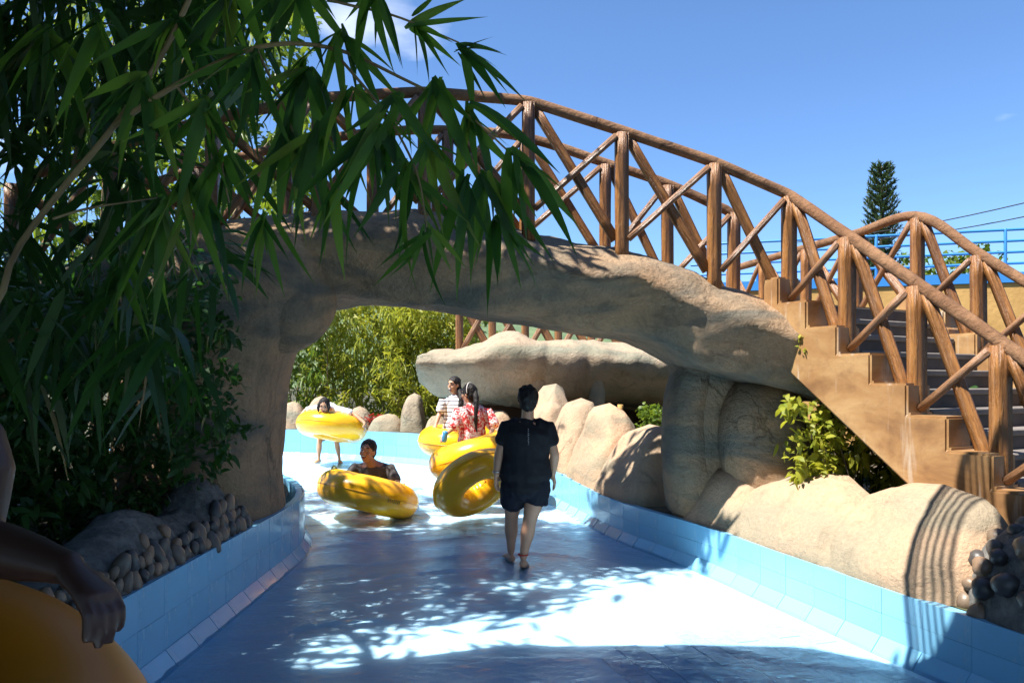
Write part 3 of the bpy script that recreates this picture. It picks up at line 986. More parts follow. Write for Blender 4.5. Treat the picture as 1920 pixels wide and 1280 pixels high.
# landing between bridge and stairs, running back
land = [(2.10, 6.16), (3.75, 7.06), (3.55, 7.9), (2.98, 10.4), (1.9, 10.4), (2.05, 7.3)]
N = len(land)
me = mesh('landing', [(x, y, 2.215) for x, y in land] + [(x, y, 1.93) for x, y in land], [tuple(range(N)), tuple(range(N, 2 * N))[::-1]] + [(i, N + i, N + (i + 1) % N, (i + 1) % N) for i in range(N)], False)
obj('landing', me, M['stringer'], stairs)
# curb blocks standing between the posts of the far stringer
cb = bevel_box('curb_block', .20, .24, .14, .02, M['stringer'])
for k in range(5):
    q = KFB + SD * (k + .4) + Vector((0, 0, -.06))
    obj('curb_block', cb, None, stairs, frame(q, crossn, Vector((-crossn.y, crossn.x, 0)), Vector((0, 0, 1))))

# ------------------------------------------------------------------ boulders on the right-hand wall
def boulder(px, d, w, ztop, zbase, depth, lean, yaw, label, seed, n=2.9, m='boulder', grp='tan boulders lining the channel', taper=.72, skew=0.0, clamp=False):
    c = Vector(((px - 960) / F * d, d, zbase - .12))
    H = ztop - c.z
    rows, seg = 16, 36
    v, f = [], []
    for i in range(rows):
        u = i / (rows - 1)
        # profile: nearly straight sides, domed top
        a = math.sin(math.pi / 2 * min(1, (1 - u) * 1.0)) if u > 0 else 1
        prof = (1 - u ** 2.7) ** (1 / 2.4) if u < 1 else 0.0
        k = prof * (1 - (1 - taper) * u)
        for j in range(seg):
            q = 2 * math.pi * j / seg
            cx, sy = math.cos(q), math.sin(q)
            X = math.copysign(abs(cx) ** (2 / n), cx) * w / 2 * k
            Y = math.copysign(abs(sy) ** (2 / n), sy) * depth / 2 * (k * .6 + .4 * prof)
            v.append(Vector((X + skew * u * w, Y + lean * u * H, u * H)))
    for i in range(rows - 1):
        for j in range(seg):
            f.append((i * seg + j, i * seg + (j + 1) % seg, (i + 1) * seg + (j + 1) % seg, (i + 1) * seg + j))
    f.append(tuple(range(seg))[::-1])
    rot = Matrix.Rotation(yaw, 3, 'Z')
    v = [c + rot @ p for p in v]
    v = displace(v, .075 * min(1.3, w), 1.7, seed, .009)
    if clamp:            # keep the foot of the boulder behind the face of the channel wall
        tn = np.gradient(rw_np, axis=0); tn /= np.linalg.norm(tn, axis=1, keepdims=True)
        out = []
        for p in v:
            i = int(np.argmin((rw_np[:, 0] - p.x) ** 2 + (rw_np[:, 1] - p.y) ** 2))
            nx2, ny2 = tn[i][1], -tn[i][0]          # away from the channel
            dd = (p.x - rw_np[i][0]) * nx2 + (p.y - rw_np[i][1]) * ny2
            need = .016 + .01 * noise.noise(p * 4)
            if dd < need: p = p + Vector((nx2, ny2, 0)) * (need - dd)
            out.append(p)
        v = out
    o = tag(obj('boulder', mesh('boulder', v, f), M[m]), label, 'boulder', grp)
    return o
Y1 = math.radians(-64 + 0)
# (px, distance, width along the wall, top z, wall-top z, depth, lean back, yaw, label)
def yaw_at(y):
    i = int(np.argmin(abs(rw_np[:, 1] - y)))
    t = rw_np[min(i + 3, len(rw_np) - 1)] - rw_np[max(i - 3, 0)]
    return math.atan2(t[1], t[0]) + math.pi      # local +y points away from the channel
def on_wall(y, back):
    x = float(np.interp(y, rw_np[:, 1], rw_np[:, 0]))
    a = yaw_at(y)
    return Vector((x, y, 0)) + Vector((-math.sin(a), math.cos(a), 0)) * back
def wall_boulder(y, w, top_py, depth, lean, label, seed, back=None, **kw):
    clamp = back is None
    back = depth / 2 - .035 if back is None else back
    c = on_wall(y, back)
    zb = rw_h(y) + floor_z(y)
    ztop = CH - (top_py - HZ) / F * (c.y + lean * .35)
    boulder(960 + c.x / c.y * F, c.y, w, ztop, zb, depth, lean, yaw_at(y), label, seed, clamp=clamp, **kw)
wall_boulder(4.60, 1.25, 905, .66, .30, 'large smooth tan boulder crossed by a curved railing shadow, by the dark pebbles', 21, taper=.90, n=3.6)
wall_boulder(5.62, 1.55, 886, .66, .30, 'wide sunlit tan boulder in front of the leafy shrub', 22, taper=.88, n=3.6)
wall_boulder(6.50, 1.0, 880, .56, .28, 'half shaded tan boulder at the foot of the bridge pillar', 23, taper=.86, n=3.4)
wall_boulder(8.00, 1.15, 797, .62, .22, 'tan boulder touched by the pillar shadow, just beyond the bridge pillar', 24, taper=.92, n=3.6)
wall_boulder(8.95, 1.15, 762, .62, .20, 'broad tan slab boulder right of the woman in black', 25, taper=.92, n=3.6)
wall_boulder(9.85, 1.0, 741, .6, .20, 'rounded tan boulder just behind the right shoulder of the woman in black', 26, taper=.84)
wall_boulder(10.6, .8, 752, .5, .20, 'small tan boulder with a dark crack left of the woman in black', 27, taper=.84)
wall_boulder(11.2, 1.1, 722, .6, .18, 'tall pale boulder rising behind the floral shirt', 28, back=.62, taper=.84)
wall_boulder(12.1, 1.1, 770, .55, .2, 'pale boulder behind the girl in the striped shirt', 29, taper=.8)
def far_boulder(px0, px1, top, d, label, seed, **kw):
    w = (px1 - px0) / F * d
    boulder((px0 + px1) / 2, d, w, CH - (top - HZ) / F * d, .60, .6, .2, 0.05, label, seed, grp='pale boulders on the far bank', m='far_rock', **kw)
far_boulder(748, 800, 737, 14.3, 'upright pale boulder with leaf shadows on the far bank', 31, taper=.9)
far_boulder(788, 850, 778, 13.6, 'low pale boulder with dark streaks beside the striped girl', 32)
far_boulder(684, 762, 772, 14.4, 'low wide pale boulder left of the upright one on the far bank', 33)
far_boulder(640, 705, 762, 14.9, 'pale boulder half hidden by leaves behind the kneeling man', 34)
far_boulder(565, 632, 742, 15.0, 'pale boulder behind the girl bending over her ring', 35)
far_boulder(515, 580, 752, 15.2, 'pale boulder at the left end of the far bank by the pillar', 36)

# ------------------------------------------------------------------ the second rock bridge further back
fb = thing('rock_bridge', (0.8, 12.6, 0), 'smaller second bridge of pale artificial rock behind the people', 'bridge')
def F12(px, py, d=12.0): return P(px, py, d)
tp = [(770, 668), (800, 652), (860, 646), (900, 641), (930, 622), (975, 620), (1010, 632), (1080, 634), (1180, 632), (1225, 640), (1300, 650), (1500, 640)]
bt = [(770, 712), (800, 735), (850, 752), (900, 760), (1000, 764), (1080, 766), (1150, 770), (1200, 775), (1300, 780), (1500, 785)]
st = []
for px in np.linspace(772, 1480, 80):
    x = (px - 960) / F * 12.0
    zt = CH - (interp(px, tp) - HZ) / F * 12.0; zb = CH - (interp(px, bt) - HZ) / F * 12.0
    e = min(1, (px - 771.5) / 8) ** .4
    c = (zt + zb) / 2
    st.append((x, 12.6 - .72 * e, 12.6 + 1.9 * e, c - (c - zb) * e, c + (zt - c) * e))
v, f = beam(st, 3.6, 36, .13, 1.1, 40., .02)
vv = []
for p in v:
    if p.y < 12.9:
        g = .05 * math.sin(p.x * 5 + 2 * noise.noise(p)) * noise.noise(Vector((p.x * 2, p.z, 1)))
        u = (p.z - 1.5) / .75
        p = p + Vector((0, .80 * max(0, .48 - u) + g * 1.6 + sum(.09 * math.exp(-((p.x - xg - .25 * (p.z - 2)) / .055) ** 2) for xg in (.55, 1.2)), 0))
    vv.append(p)
obj('arch', mesh('arch', vv, f), M['far_rock'], fb)
for (px, wd) in ((1118, .16), (1010, .3), (1330, .4)):
    x = (px - 960) / F * 12.5
    v, f = column(resample_levels([(.3, x, 12.6, wd * 1.2, .4), (1.0, x, 12.6, wd * .8, .35), (1.6, x, 12.6, wd * 1.1, .45), (1.9, x, 12.6, wd * 1.4, .5)], 12), 2.4, 24, .04, 1.6, px * .1)
    obj('pillar', mesh('pillar', v, f), M['far_rock'], fb)
# its railing
xs_ = np.linspace((862 - 960) / F * 13.4, 4.2, 10)
tops = [Vector((x, 13.3, 3.0 + .0)) for x in xs_]
bases = [Vector((x, 13.3, 2.1)) for x in xs_]
railing('distant brown timber-look railing glimpsed under the arch', tops, bases, 'timber-look railings', None, M['timber_far'], M['timber_far'], .13, .12, .055)
# wall closing the space below the second bridge
b = MB(); b.box((3.2, 14.6, .9), 9.0, .3, 2.2)
tag(b.build('retaining_wall', M['brown_wall'], None, False), 'dark brown wall in the gap under the second rock bridge', 'wall')
# short ochre post under it
tag(timber('marker_post', P(1163, 806, 11.6), P(1163, 758, 11.6), .075, .075, M['ochre'], None), 'short ochre post standing in the dark gap under the second bridge', 'post')

# ------------------------------------------------------------------ ochre wall with blue fence at the right rear
ow = thing('garden_wall', (5.8, 12.6, 0), 'ochre wall with a blue coping behind the stairs', 'wall')
A = Vector((3.2, 13.8, 0)); B = Vector((11.5, 11.4, 0))
wd = (B - A).normalized(); wnrm = Vector((-wd.y, wd.x, 0))
L = (B - A).length
b = MB(); b.box((A + B) / 2 + Vector((0, 0, 1.55)), L, .3, 3.2, frame(Vector(), wd, wnrm, Vector((0, 0, 1))).to_3x3())
b.build('wall_body', M['ochre'], ow, False)
b = MB(); b.box((A + B) / 2 + Vector((0, 0, 3.235)), L, .36, .16, frame(Vector(), wd, wnrm, Vector((0, 0, 1))).to_3x3())
b.build('coping', M['blue_paint'], ow, False)
fe = thing('pipe_fence', (5.8, 12.6, 3.3), 'blue steel pipe fence on top of the ochre wall', 'fence')
for z in (3.48, 3.66, 3.84, 4.02):
    b = MB(); b.tube([A + Vector((0, 0, z)), B + Vector((0, 0, z))], .022, 8)
    b.build('rail', M['blue_paint'], fe)
for k in range(5):
    q = A + (B - A) * (.13 + .22 * k)
    b = MB(); b.tube([q + Vector((0, 0, 3.3)), q + Vector((0, 0, 4.03))], .026, 8)
    b.build('post', M['blue_paint'], fe)
for (p, q, nm) in (((1560, 446), (1990, 364), 'upper'), ((1600, 452), (1990, 392), 'lower')):
    a, c = P(p[0], p[1], 26), P(q[0], q[1], 19)
    b = MB(); b.tube([a.lerp(c, u) + Vector((0, 0, -.12 * math.sin(u * math.pi))) for u in np.linspace(-.3, 1.1, 14)], .016, 6)
    tag(b.build('power_line', M['wire']), nm + ' of two thin black power lines in the sky at right', 'cable', 'power lines')

# ------------------------------------------------------------------ pebble-faced kerb on the left, pebbles bottom right
def pebble_mesh(k):
    b = MB(); b.ell((0, 0, 0), 1, 1, 1, None, 10, 7)
    return mesh('stone', displace(b.v, .16, 1.1, k * 9.1), b.f)
PEB = [pebble_mesh(k) for k in range(5)]
for me in PEB: me.materials.append(M['pebble'])
def pebbles(root, spots):
    for (p, sx, sy, sz, tilt) in spots:
        m = Matrix.Translation(p) @ Matrix.Rotation(rnd.uniform(-.5, .5), 4, 'Z') @ Matrix.Rotation(tilt + rnd.uniform(-.3, .3), 4, 'X') @ Matrix.Rotation(rnd.uniform(-.5, .5), 4, 'Y') @ Matrix.Diagonal((sx, sy, sz, 1))
        obj('stone', rnd.choice(PEB), None, root, m)
kerb = thing('pebble_kerb', (-2.15, 4.6, .5), 'gritty cement kerb faced with dark river pebbles on the left bank', 'kerb')
# gritty body: two humps
def ridge(y): # height above the wall top
    return .16 + .20 * math.exp(-((y - 4.35) / .42) ** 2) + .24 * math.exp(-((y - 5.38) / .30) ** 2) + .06 * noise.noise(Vector((y * 3, 0, 0)))
v, f = [], []
ysr = np.linspace(1.4, 5.85, 70)
prof = [(0.0, 0.0), (-.03, .3), (-.08, .62), (-.15, .88), (-.24, 1.0), (-.36, .93), (-.46, .6), (-.52, -.2)]
for y in ysr:
    h = ridge(y)
    for (dx, u) in prof:
        v.append(Vector((-1.945 + dx, y, .49 + h * u)))
for i in range(len(ysr) - 1):
    for k in range(len(prof) - 1):
        a = i * len(prof) + k
        f.append((a, a + 1, a + len(prof) + 1, a + len(prof)))
me = mesh('kerb_body', v, f)
bm = bmesh.new(); bm.from_mesh(me); bmesh.ops.subdivide_edges(bm, edges=list(bm.edges), cuts=2, use_grid_fill=True)
for q in bm.verts:
    q.co += Vector((noise.noise(q.co * 14), noise.noise(q.co * 14 + Vector((5, 0, 0))), noise.noise(q.co * 14 + Vector((0, 7, 0))))) * .018
bm.to_mesh(me); bm.free()
me.polygons.foreach_set('use_smooth', [True] * len(me.polygons))
obj('kerb_body', me, M['grit'], kerb)
spots = []
for row, (dz, dx) in enumerate(((.045, -.005), (.125, -.03), (.205, -.06), (.28, -.09))):
    y = 1.6 + row * .04
    while y < 5.75:
        r = rnd.uniform(.030, .058)
        h = ridge(y)
        ok = row < 2 or (h > .33 and rnd.random() < .6 and row == 2) or (row == 2 and 5.0 < y < 5.6 and h > .3)
        if ok and rnd.random() < .96:
            spots.append((Vector((-1.955 + dx + rnd.uniform(-.01, .01), y, .49 + dz + rnd.uniform(-.012, .012))), r * .8, r * rnd.uniform(.8, 1.05), r * rnd.uniform(1.05, 1.6), .0))
        y += r * 1.75 + rnd.uniform(0, .015)
pebbles(kerb, spots)

cairn = thing('pebble_mound', (2.9, 4.0, .4), 'shaded mound of dark river pebbles at the right edge', 'mound')
b = MB(); b.ell((0, 0, 0), .52, .62, .50, None, 24, 14)
obj('mound_core', mesh('mound_core', [p + Vector((2.93, 3.90, .36)) for p in displace(b.v, .06, 2.0, 5.)], b.f), M['grit'], cairn)
spots = []
for k in range(150):
    th = rnd.uniform(2.2, 5.0); ph = math.asin(rnd.uniform(-.1, 1))
    n = Vector((math.cos(th) * math.cos(ph), math.sin(th) * math.cos(ph), math.sin(ph)))
    p = Vector((2.93 + n.x * .53, 3.90 + n.y * .63, .36 + n.z * .52))
    r = rnd.uniform(.04, .065)
    if p.x < np.interp(p.y, rw_np[:, 1], rw_np[:, 0]) + .02 + .03 * rnd.random(): continue
    if any((p - s[0]).length < (r + s[1]) * .95 for s in spots): continue
    spots.append((p, r, r * 1.1, r * 1.0, 0.))
pebbles(cairn, spots)

# ------------------------------------------------------------------ inflatable rings
def torus_mesh(R, r, flat=.94, NU=72, NV=26):
    v, f = [], []
    for i in range(NU):
        a = 2 * math.pi * i / NU
        # shallow radial puckers at the inner seam
        for j in range(NV):
            q = 2 * math.pi * j / NV
            inner = max(0, -math.cos(q))
            rr = r * (1 - .05 * inner ** 3 * (.5 + .5 * math.cos(a * 17 + math.sin(a * 3)))) * (1 + .018 * math.sin(a * 3 + 1) + .008 * math.sin(a * 7 + q))
            rad = R + rr * math.cos(q)
            v.append((rad * math.cos(a), rad * math.sin(a), rr * flat * math.sin(q)))
    for i in range(NU):
        for j in range(NV):
            f.append((i * NV + j, ((i + 1) % NU) * NV + j, ((i + 1) % NU) * NV + (j + 1) % NV, i * NV + (j + 1) % NV))
    return mesh('ring_body', v, f)
def seam_mesh(R, r, q, w=.006):
    b = MB(); NU = 72
    rad, z = R + r * math.cos(q), r * .94 * math.sin(q)
    v, f = [], []
    for i in range(NU):
        a = 2 * math.pi * i / NU
        for j in range(6):
            t = 2 * math.pi * j / 6
            rr = rad + w * math.cos(t)
            v.append((rr * math.cos(a), rr * math.sin(a), z + w * .7 * math.sin(t)))
    for i in range(NU):
        for j in range(6):
            f.append((i * 6 + j, ((i + 1) % NU) * 6 + j, ((i + 1) % NU) * 6 + (j + 1) % 6, i * 6 + (j + 1) % 6))
    return mesh('seam', v, f)
RB = torus_mesh(.385, .215); SO = seam_mesh(.385, .215, 0.0); SI = seam_mesh(.385, .205, math.pi)
RB.materials.append(M['vinyl']); SO.materials.append(M['vinyl_seam']); SI.materials.append(M['vinyl_seam'])
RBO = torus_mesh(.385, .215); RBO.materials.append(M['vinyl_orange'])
def handle_mesh(m):
    b = MB()
    pts = [Vector((math.cos(t) * .075, 0, math.sin(t) * .035)) for t in np.linspace(0, math.pi, 9)]
    b.loft([(p, .016, .009) for p in pts], 8, Vector((0, 1, 0)))
    b.loft([(Vector((-.075, 0, -.004)), .03, .03), (Vector((-.075, 0, .004)), .028, .028)], 12)
    b.loft([(Vector((.075, 0, -.004)), .03, .03), (Vector((.075, 0, .004)), .028, .028)], 12)
    me = mesh('handle', b.v, b.f); me.materials.append(m)
    return me
HB, HO = handle_mesh(M['black_rubber']), handle_mesh(M['olive'])
def valve_mesh():
    b = MB(); b.loft([(Vector((0, 0, -.004)), .016, .016), (Vector((0, 0, .012)), .013, .013)], 10)
    me = mesh('valve', b.v, b.f); me.materials.append(M['vinyl_seam'])
    return me
VA = valve_mesh()
def ring(c, n, label, spin=0., s=1.0, handles=(), body=None, hm=None):
    n = Vector(n).normalized()
    q = n.to_track_quat('Z', 'Y')
    mw = Matrix.Translation(c) @ q.to_matrix().to_4x4() @ Matrix.Rotation(spin, 4, 'Z') @ Matrix.Scale(s, 4)
    o = bpy.data.objects.new('inflatable_ring', None); o.empty_display_size = .1
    COL.objects.link(o); o.matrix_basis = mw
    tag(o, label, 'inflatable ring', 'yellow inflatable rings')
    for nm, me in (('ring_body', body or RB), ('seam', SO), ('seam', SI)):
        k = bpy.data.objects.new(nm, me); COL.objects.link(k); k.parent = o
    for (a, el) in handles:
        a, el = math.radians(a), math.radians(el)
        rad = .385 + .215 * math.cos(el)
        p = Vector((rad * math.cos(a), rad * math.sin(a), .215 * .94 * math.sin(el)))
        z = Vector((math.cos(el) * math.cos(a), math.cos(el) * math.sin(a), math.sin(el)))
        x = Vector((-math.sin(a), math.cos(a), 0))
        k = bpy.data.objects.new('handle', hm or HB); COL.objects.link(k); k.parent = o
        k.matrix_basis = frame(p, x, z.cross(x), z)
    k = bpy.data.objects.new('valve', VA); COL.objects.link(k); k.parent = o
    a = math.radians(205)
    k.matrix_basis = frame(Vector((.385 * math.cos(a), .385 * math.sin(a), .202)), Vector((1, 0, 0)), Vector((0, 1, 0)), Vector((0, 0, 1)))
    return o
ring(P(622, 800, 13.0), (.13, .22, 1), 'yellow ring carried at the waist by the bending girl', .3, .98)
tube2 = ring(P(691, 926, 8.75), (.23, .20, 1), 'yellow ring lying on the wet floor in front of the laughing man', .8, .97, [(22, 70)], None, HO)
ring(P(890, 905, 8.3), (-.42, .50, .62), 'yellow ring tilted up on its edge beside the woman in black', .2, .80)
ring(P(893, 853, 9.35), (-.28, .10, 1), 'yellow ring around the girl in the red floral shirt', 1.1, .98)
ring(P(862, 826, 10.9), (.02, -.04, 1), 'yellow ring around the girl in the striped shirt', 2.0, .98)

# row of short dark printed strokes on the outer side of the ring on the floor
_loc = tube2.matrix_basis.to_3x3().inverted() @ Vector((.62, -.78, 0))
_a0 = math.atan2(_loc.y, _loc.x)
for k in range(7):
    a, el = _a0 + (k - 3) * .040, math.radians(-6)
    rad = .385 + .2165 * math.cos(el) + .001
    p = Vector((rad * math.cos(a), rad * math.sin(a), .215 * .94 * math.sin(el)))
    zz = Vector((math.cos(el) * math.cos(a), math.cos(el) * math.sin(a), math.sin(el))); xx = Vector((-math.sin(a), math.cos(a), 0))
    b = MB(); b.box((0, 0, 0), .007, rnd.uniform(.035, .055), .006)
    o = bpy.data.objects.new('print_mark', mesh('print_mark', b.v, b.f, False)); o.data.materials.append(M['olive'])
    COL.objects.link(o); o.parent = tube2; o.matrix_basis = frame(p, xx, zz.cross(xx), zz)

# ------------------------------------------------------------------ people
UP = Vector((0, 0, 1))
def axes(fw, up):
    fw = Vector(fw).normalized(); up = Vector(up); up = (up - fw * up.dot(fw)).normalized()
    return fw, up, fw.cross(up)         # forward, up, the person's right
def hand(b, wrist, dirv, palm_n, s=1.0, curl=.35, thumb=1):
    """palm, four fingers and a thumb; palm_n points out of the palm"""
    d = Vector(dirv).normalized(); pn = Vector(palm_n); pn = (pn - d * pn.dot(d)).normalized()
    w = d.cross(pn)
    b.loft([(wrist, .027 * s, .022 * s, w), (wrist + d * .035 * s, .036 * s, .017 * s, w), (wrist + d * .085 * s, .041 * s, .015 * s, w)], 12)
    for k, (o, l) in enumerate(((-.031, .062), (-.0105, .074), (.0105, .070), (.031, .054))):
        p = wrist + d * .085 * s + w * o * s
        pts, dd = [p - d * .012 * s], d.copy()
        a = curl
        for sg in (.42, .32, .26):
            dd = (dd + pn * math.tan(a * .7)).normalized()
            p = p + dd * l * sg * s
            pts.append(p)
            a *= 1.1
        b.loft([(q, r * s, r * s, w) for q, r in zip(pts, (.0105, .010, .0092, .008))], 8)
    p = wrist + d * .028 * s - w * thumb * .03 * s
    t = (d * .65 - w * thumb * .65 + pn * .35).normalized()
    t2 = (d * .9 - w * thumb * .2 + pn * .45).normalized()
    b.loft([(p, .014 * s, .013 * s, w), (p + t * .034 * s, .0125 * s, .012 * s, w), (p + t * .034 * s + t2 * .034 * s, .009 * s, .009 * s, w)], 8)
def foot(b, ankle, toe_dir, s=1.0, drop=.07):
    td = Vector(toe_dir).normalized(); sd = td.cross(UP).normalized()
    a = Vector(ankle)
    heel = a - td * .045 * s - UP * (drop - .032) * s
    b.loft([(heel, .030 * s, .030 * s, sd), (a + td * .03 * s - UP * (drop - .036) * s, .036 * s, .036 * s, sd), (a + td * .10 * s - UP * (drop - .026) * s, .044 * s, .024 * s, sd), (a + td * .155 * s - UP * (drop - .018) * s, .042 * s, .016 * s, sd)], 12)
    for k in range(5):
        o = (k - 2) * .0175 * s
        l = (.030, .034, .031, .026, .02)[k] * s
        q = a + td * .15 * s + sd * o - UP * (drop - .014) * s
        b.loft([(q, .0095 * s, .011 * s, sd), (q + td * l, .008 * s, .008 * s, sd)], 8)
def head_parts(b, c, fw, up, s=1.0):
    fw, up, rt = axes(fw, up)
    A = Matrix((rt, fw, up)).transposed()
    b.ell(c + up * .018 * s - fw * .008 * s, .074 * s, .092 * s, .094 * s, A, 20, 14)      # skull
    b.ell(c - up * .045 * s + fw * .022 * s, .056 * s, .064 * s, .072 * s, A, 18, 12)      # jaw
    b.ell(c - up * .100 * s + fw * .062 * s, .022 * s, .018 * s, .016 * s, A, 10, 8)       # chin
    b.loft([(c + fw * .080 * s + up * .022 * s, .010 * s, .012 * s), (c + fw * .098 * s - up * .012 * s, .013 * s, .013 * s), (c + fw * .095 * s - up * .026 * s, .017 * s, .011 * s)], 10, rt)
    for k in (-1, 1):
        b.ell(c + rt * k * .076 * s - fw * .004 * s - up * .012 * s, .010 * s, .02 * s, .032 * s, A, 10, 8)   # ears
        b.ell(c + rt * k * .040 * s + fw * .062 * s - up * .028 * s, .024 * s, .022 * s, .022 * s, A, 10, 8)  # cheeks
    b.ell(c + fw * .070 * s + up * .034 * s, .055 * s, .020 * s, .013 * s, A, 14, 8)       # brow
def face(root, c, fw, up, s=1.0, laugh=True):
    fw, up, rt = axes(fw, up)
    A = Matrix((rt, fw, up)).transposed()
    for k in (-1, 1):
        b = MB(); b.ell(c + rt * k * .031 * s + fw * .0835 * s + up * .012 * s, .016 * s, .008 * s, .0055 * s if laugh else .008 * s, A, 10, 6)
        b.build('eye', M['eye'], root)
        b = MB(); b.loft([(c + rt * k * .015 * s + fw * .091 * s + up * .034 * s, .005 * s, .004 * s), (c + rt * k * .033 * s + fw * .088 * s + up * .040 * s, .006 * s, .004 * s), (c + rt * k * .052 * s + fw * .074 * s + up * .034 * s, .004 * s, .003 * s)], 8)
        b.build('eyebrow', M['hair'], root)
    mo = c + fw * .086 * s - up * .060 * s
    b = MB(); b.ell(mo, .028 * s, .012 * s, .016 * s if laugh else .006 * s, A, 12, 8)
    m = b.build('mouth', M['mouth'], root)
    if laugh:
        b = MB(); b.ell(mo + up * .008 * s + fw * .005 * s, .022 * s, .010 * s, .005 * s, A, 12, 6)
        b.build('teeth', M['teeth'], m)
def arm(b, sh, el, wr, s=1.0, k=1.0):
    sh, el, wr = Vector(sh), Vector(el), Vector(wr)
    u = (wr - el)
    b.loft([(sh, .050 * s * k, .050 * s * k), (sh.lerp(el, .35), .046 * s * k, .046 * s * k), (sh.lerp(el, .8), .039 * s * k, .039 * s * k), (el, .037 * s * k, .037 * s * k), (el + u * .25, .040 * s * k, .037 * s * k), (el + u * .6, .032 * s * k, .030 * s * k), (wr, .026 * s * k, .021 * s * k)], 14)
def leg(b, hip, kn, an, s=1.0, k=1.0):
    hip, kn, an = Vector(hip), Vector(kn), Vector(an)
    bk = Vector((0, 0, 0))
    u = an - kn
    b.loft([(hip, .092 * s * k, .092 * s * k), (hip.lerp(kn, .35), .085 * s * k, .085 * s * k), (hip.lerp(kn, .75), .064 * s * k, .064 * s * k), (kn, .056 * s * k, .056 * s * k), (kn + u * .15, .055 * s * k, .056 * s * k), (kn + u * .35, .058 * s * k, .060 * s * k), (kn + u * .65, .042 * s * k, .043 * s * k), (an, .031 * s * k, .034 * s * k)], 16)
def torso(b, pel, waist, chest, neck, side, s=1.0, w=1.0):
    b.loft([(pel - (waist - pel) * .5, .135 * s * w, .095 * s * w), (pel, .165 * s * w, .115 * s * w), (pel.lerp(waist, .6), .150 * s * w, .105 * s * w), (waist, .138 * s * w, .098 * s * w), (waist.lerp(chest, .5), .150 * s * w, .105 * s * w), (chest, .165 * s * w, .11 * s * w), (chest.lerp(neck, .5), .155 * s * w, .088 * s * w), (chest.lerp(neck, .82), .11 * s * w, .062 * s * w), (neck, .058 * s, .055 * s)], 20, side)
def hair_cap(b, c, fw, up, s=1.0, back=.022, big=1.0):
    fw, up, rt = axes(fw, up)
    A = Matrix((rt, fw, up)).transposed()
    b.ell(c + up * .030 * s - fw * back * s, .086 * s * big, .096 * s * big, .098 * s * big, A, 22, 16)
    b.ell(c - up * .02 * s - fw * (back + .03) * s, .078 * s * big, .062 * s * big, .09 * s * big, A, 18, 12)
def push(me, fun):
    """move every vertex along its normal"""
    n = len(me.vertices)
    co = np.empty(n * 3, np.float32); no = np.empty(n * 3, np.float32)
    me.vertices.foreach_get('co', co); me.vertices.foreach_get('normal', no)
    co = co.reshape(-1, 3); no = no.reshape(-1, 3)
    d = np.array([fun(Vector(p)) for p in co], np.float32)
    me.vertices.foreach_set('co', (co + no * d[:, None]).reshape(-1))
    me.update()
def wrinkle(o, amp=.009, seed=0.0):
    """soft folds running round and down the cloth"""
    def off(p):
        a = noise.noise(Vector((p.x * 13 + p.z * 9 + seed, p.y * 13, p.z * 6)))
        c = noise.noise(Vector((p.x * 26, p.y * 26, p.z * 15 + seed + 3 * a)))
        return amp * (1 - 2.2 * abs(a)) * .7 + amp * .45 * c
    push(o.data, off)
    return o
def hair_build(b, root, voxel=.008):
    o = b.remesh('hair', M['hair'], root, voxel, 1)
    me = o.data
    push(me, lambda p: .009 * noise.noise(Vector((p.x * 70, p.y * 70, p.z * 14))))
    return o

# --- woman in black walking away
D = 6.5
root = thing('person', (.12, D, 0), 'woman in black shirt and dark shorts walking away barefoot', 'person')
sk = M['skin']
hc = P(990, 749, D); neck = P(989, 787, D)
fwv = Vector((.03, 1, -.06))
chest = P(987, 812, D + .01); waist = P(985, 855, D); pel = P(984, 897, D)
shL, elL, wrL = P(951, 803, D), P(936, 850, D - .02), P(931, 888, D - .06)
shR, elR, wrR = P(1026, 803, D), P(1040, 852, D - .01), P(1036, 889, D + .05)
hipL, knL, anL = P(964, 915, D + .02), P(959, 972, D + .12), P(958, 1033, D + .22)
hipR, knR, anR = P(1007, 915, D), P(993, 976, D - .02), P(981, 1044, D - .06)
b = MB()
torso(b, pel, waist, chest, neck, Vector((1, 0, 0)), 1.08, 1.08)
b.loft([(neck - UP * .04, .056, .056), (hc - UP * .05 - fwv * .01, .050, .054)], 14)
head_parts(b, hc, fwv, UP)
arm(b, shL, elL, wrL, 1.0, 1.05); arm(b, shR, elR, wrR, 1.0, 1.05)
hand(b, wrL, (-.05, .10, -1), (.9, -.3, 0), .98, .35, 1)
hand(b, wrR, (.22, .35, -.8), (-.8, .1, -.2), .98, .40, -1)
leg(b, hipL, knL, anL, 1.0, 1.02); leg(b, hipR, knR, anR, 1.0, 1.05)
foot(b, anL, (-.25, 1, 0), 1.0, anL.z - .012)
foot(b, anR, (.12, 1, -.25), 1.0, min(.09, anR.z - .005))
b.remesh('body', sk, root, .0085, 3)
b = MB()
torso(b, pel + UP * .04, waist, chest, neck - UP * .018, Vector((1, 0, 0)), 1.24, 1.13)
b.loft([(neck - UP * .085, .12, .085), (neck - UP * .045, .092, .080), (neck - UP * .022, .078, .074)], 16)
for s_, e_, sg in ((shL, elL, -1), (shR, elR, 1)):
    b.loft([(s_.lerp(chest, .35) + UP * .02, .085, .085), (s_ + UP * .004, .073, .075), (s_.lerp(e_, .33), .070, .072), (s_.lerp(e_, .50), .071, .070)], 16)
b.loft([(waist + UP * .02, .175, .125), (pel, .195, .14), (pel - UP * .07, .200, .15)], 20)
wrinkle(b.remesh('shirt', M['black_cloth'], root, .011, 3))
b = MB()
b.loft([(pel + UP * .06, .18, .13), (pel - UP * .04, .20, .145), (pel - UP * .10, .197, .14)], 20)
for h_, k_, fr_ in ((hipL, knL, .42), (hipR, knR, .30)):
    b.loft([(h_ + UP * .05, .105, .115), (h_, .112, .120), (h_.lerp(k_, fr_), .109, .118)], 18)
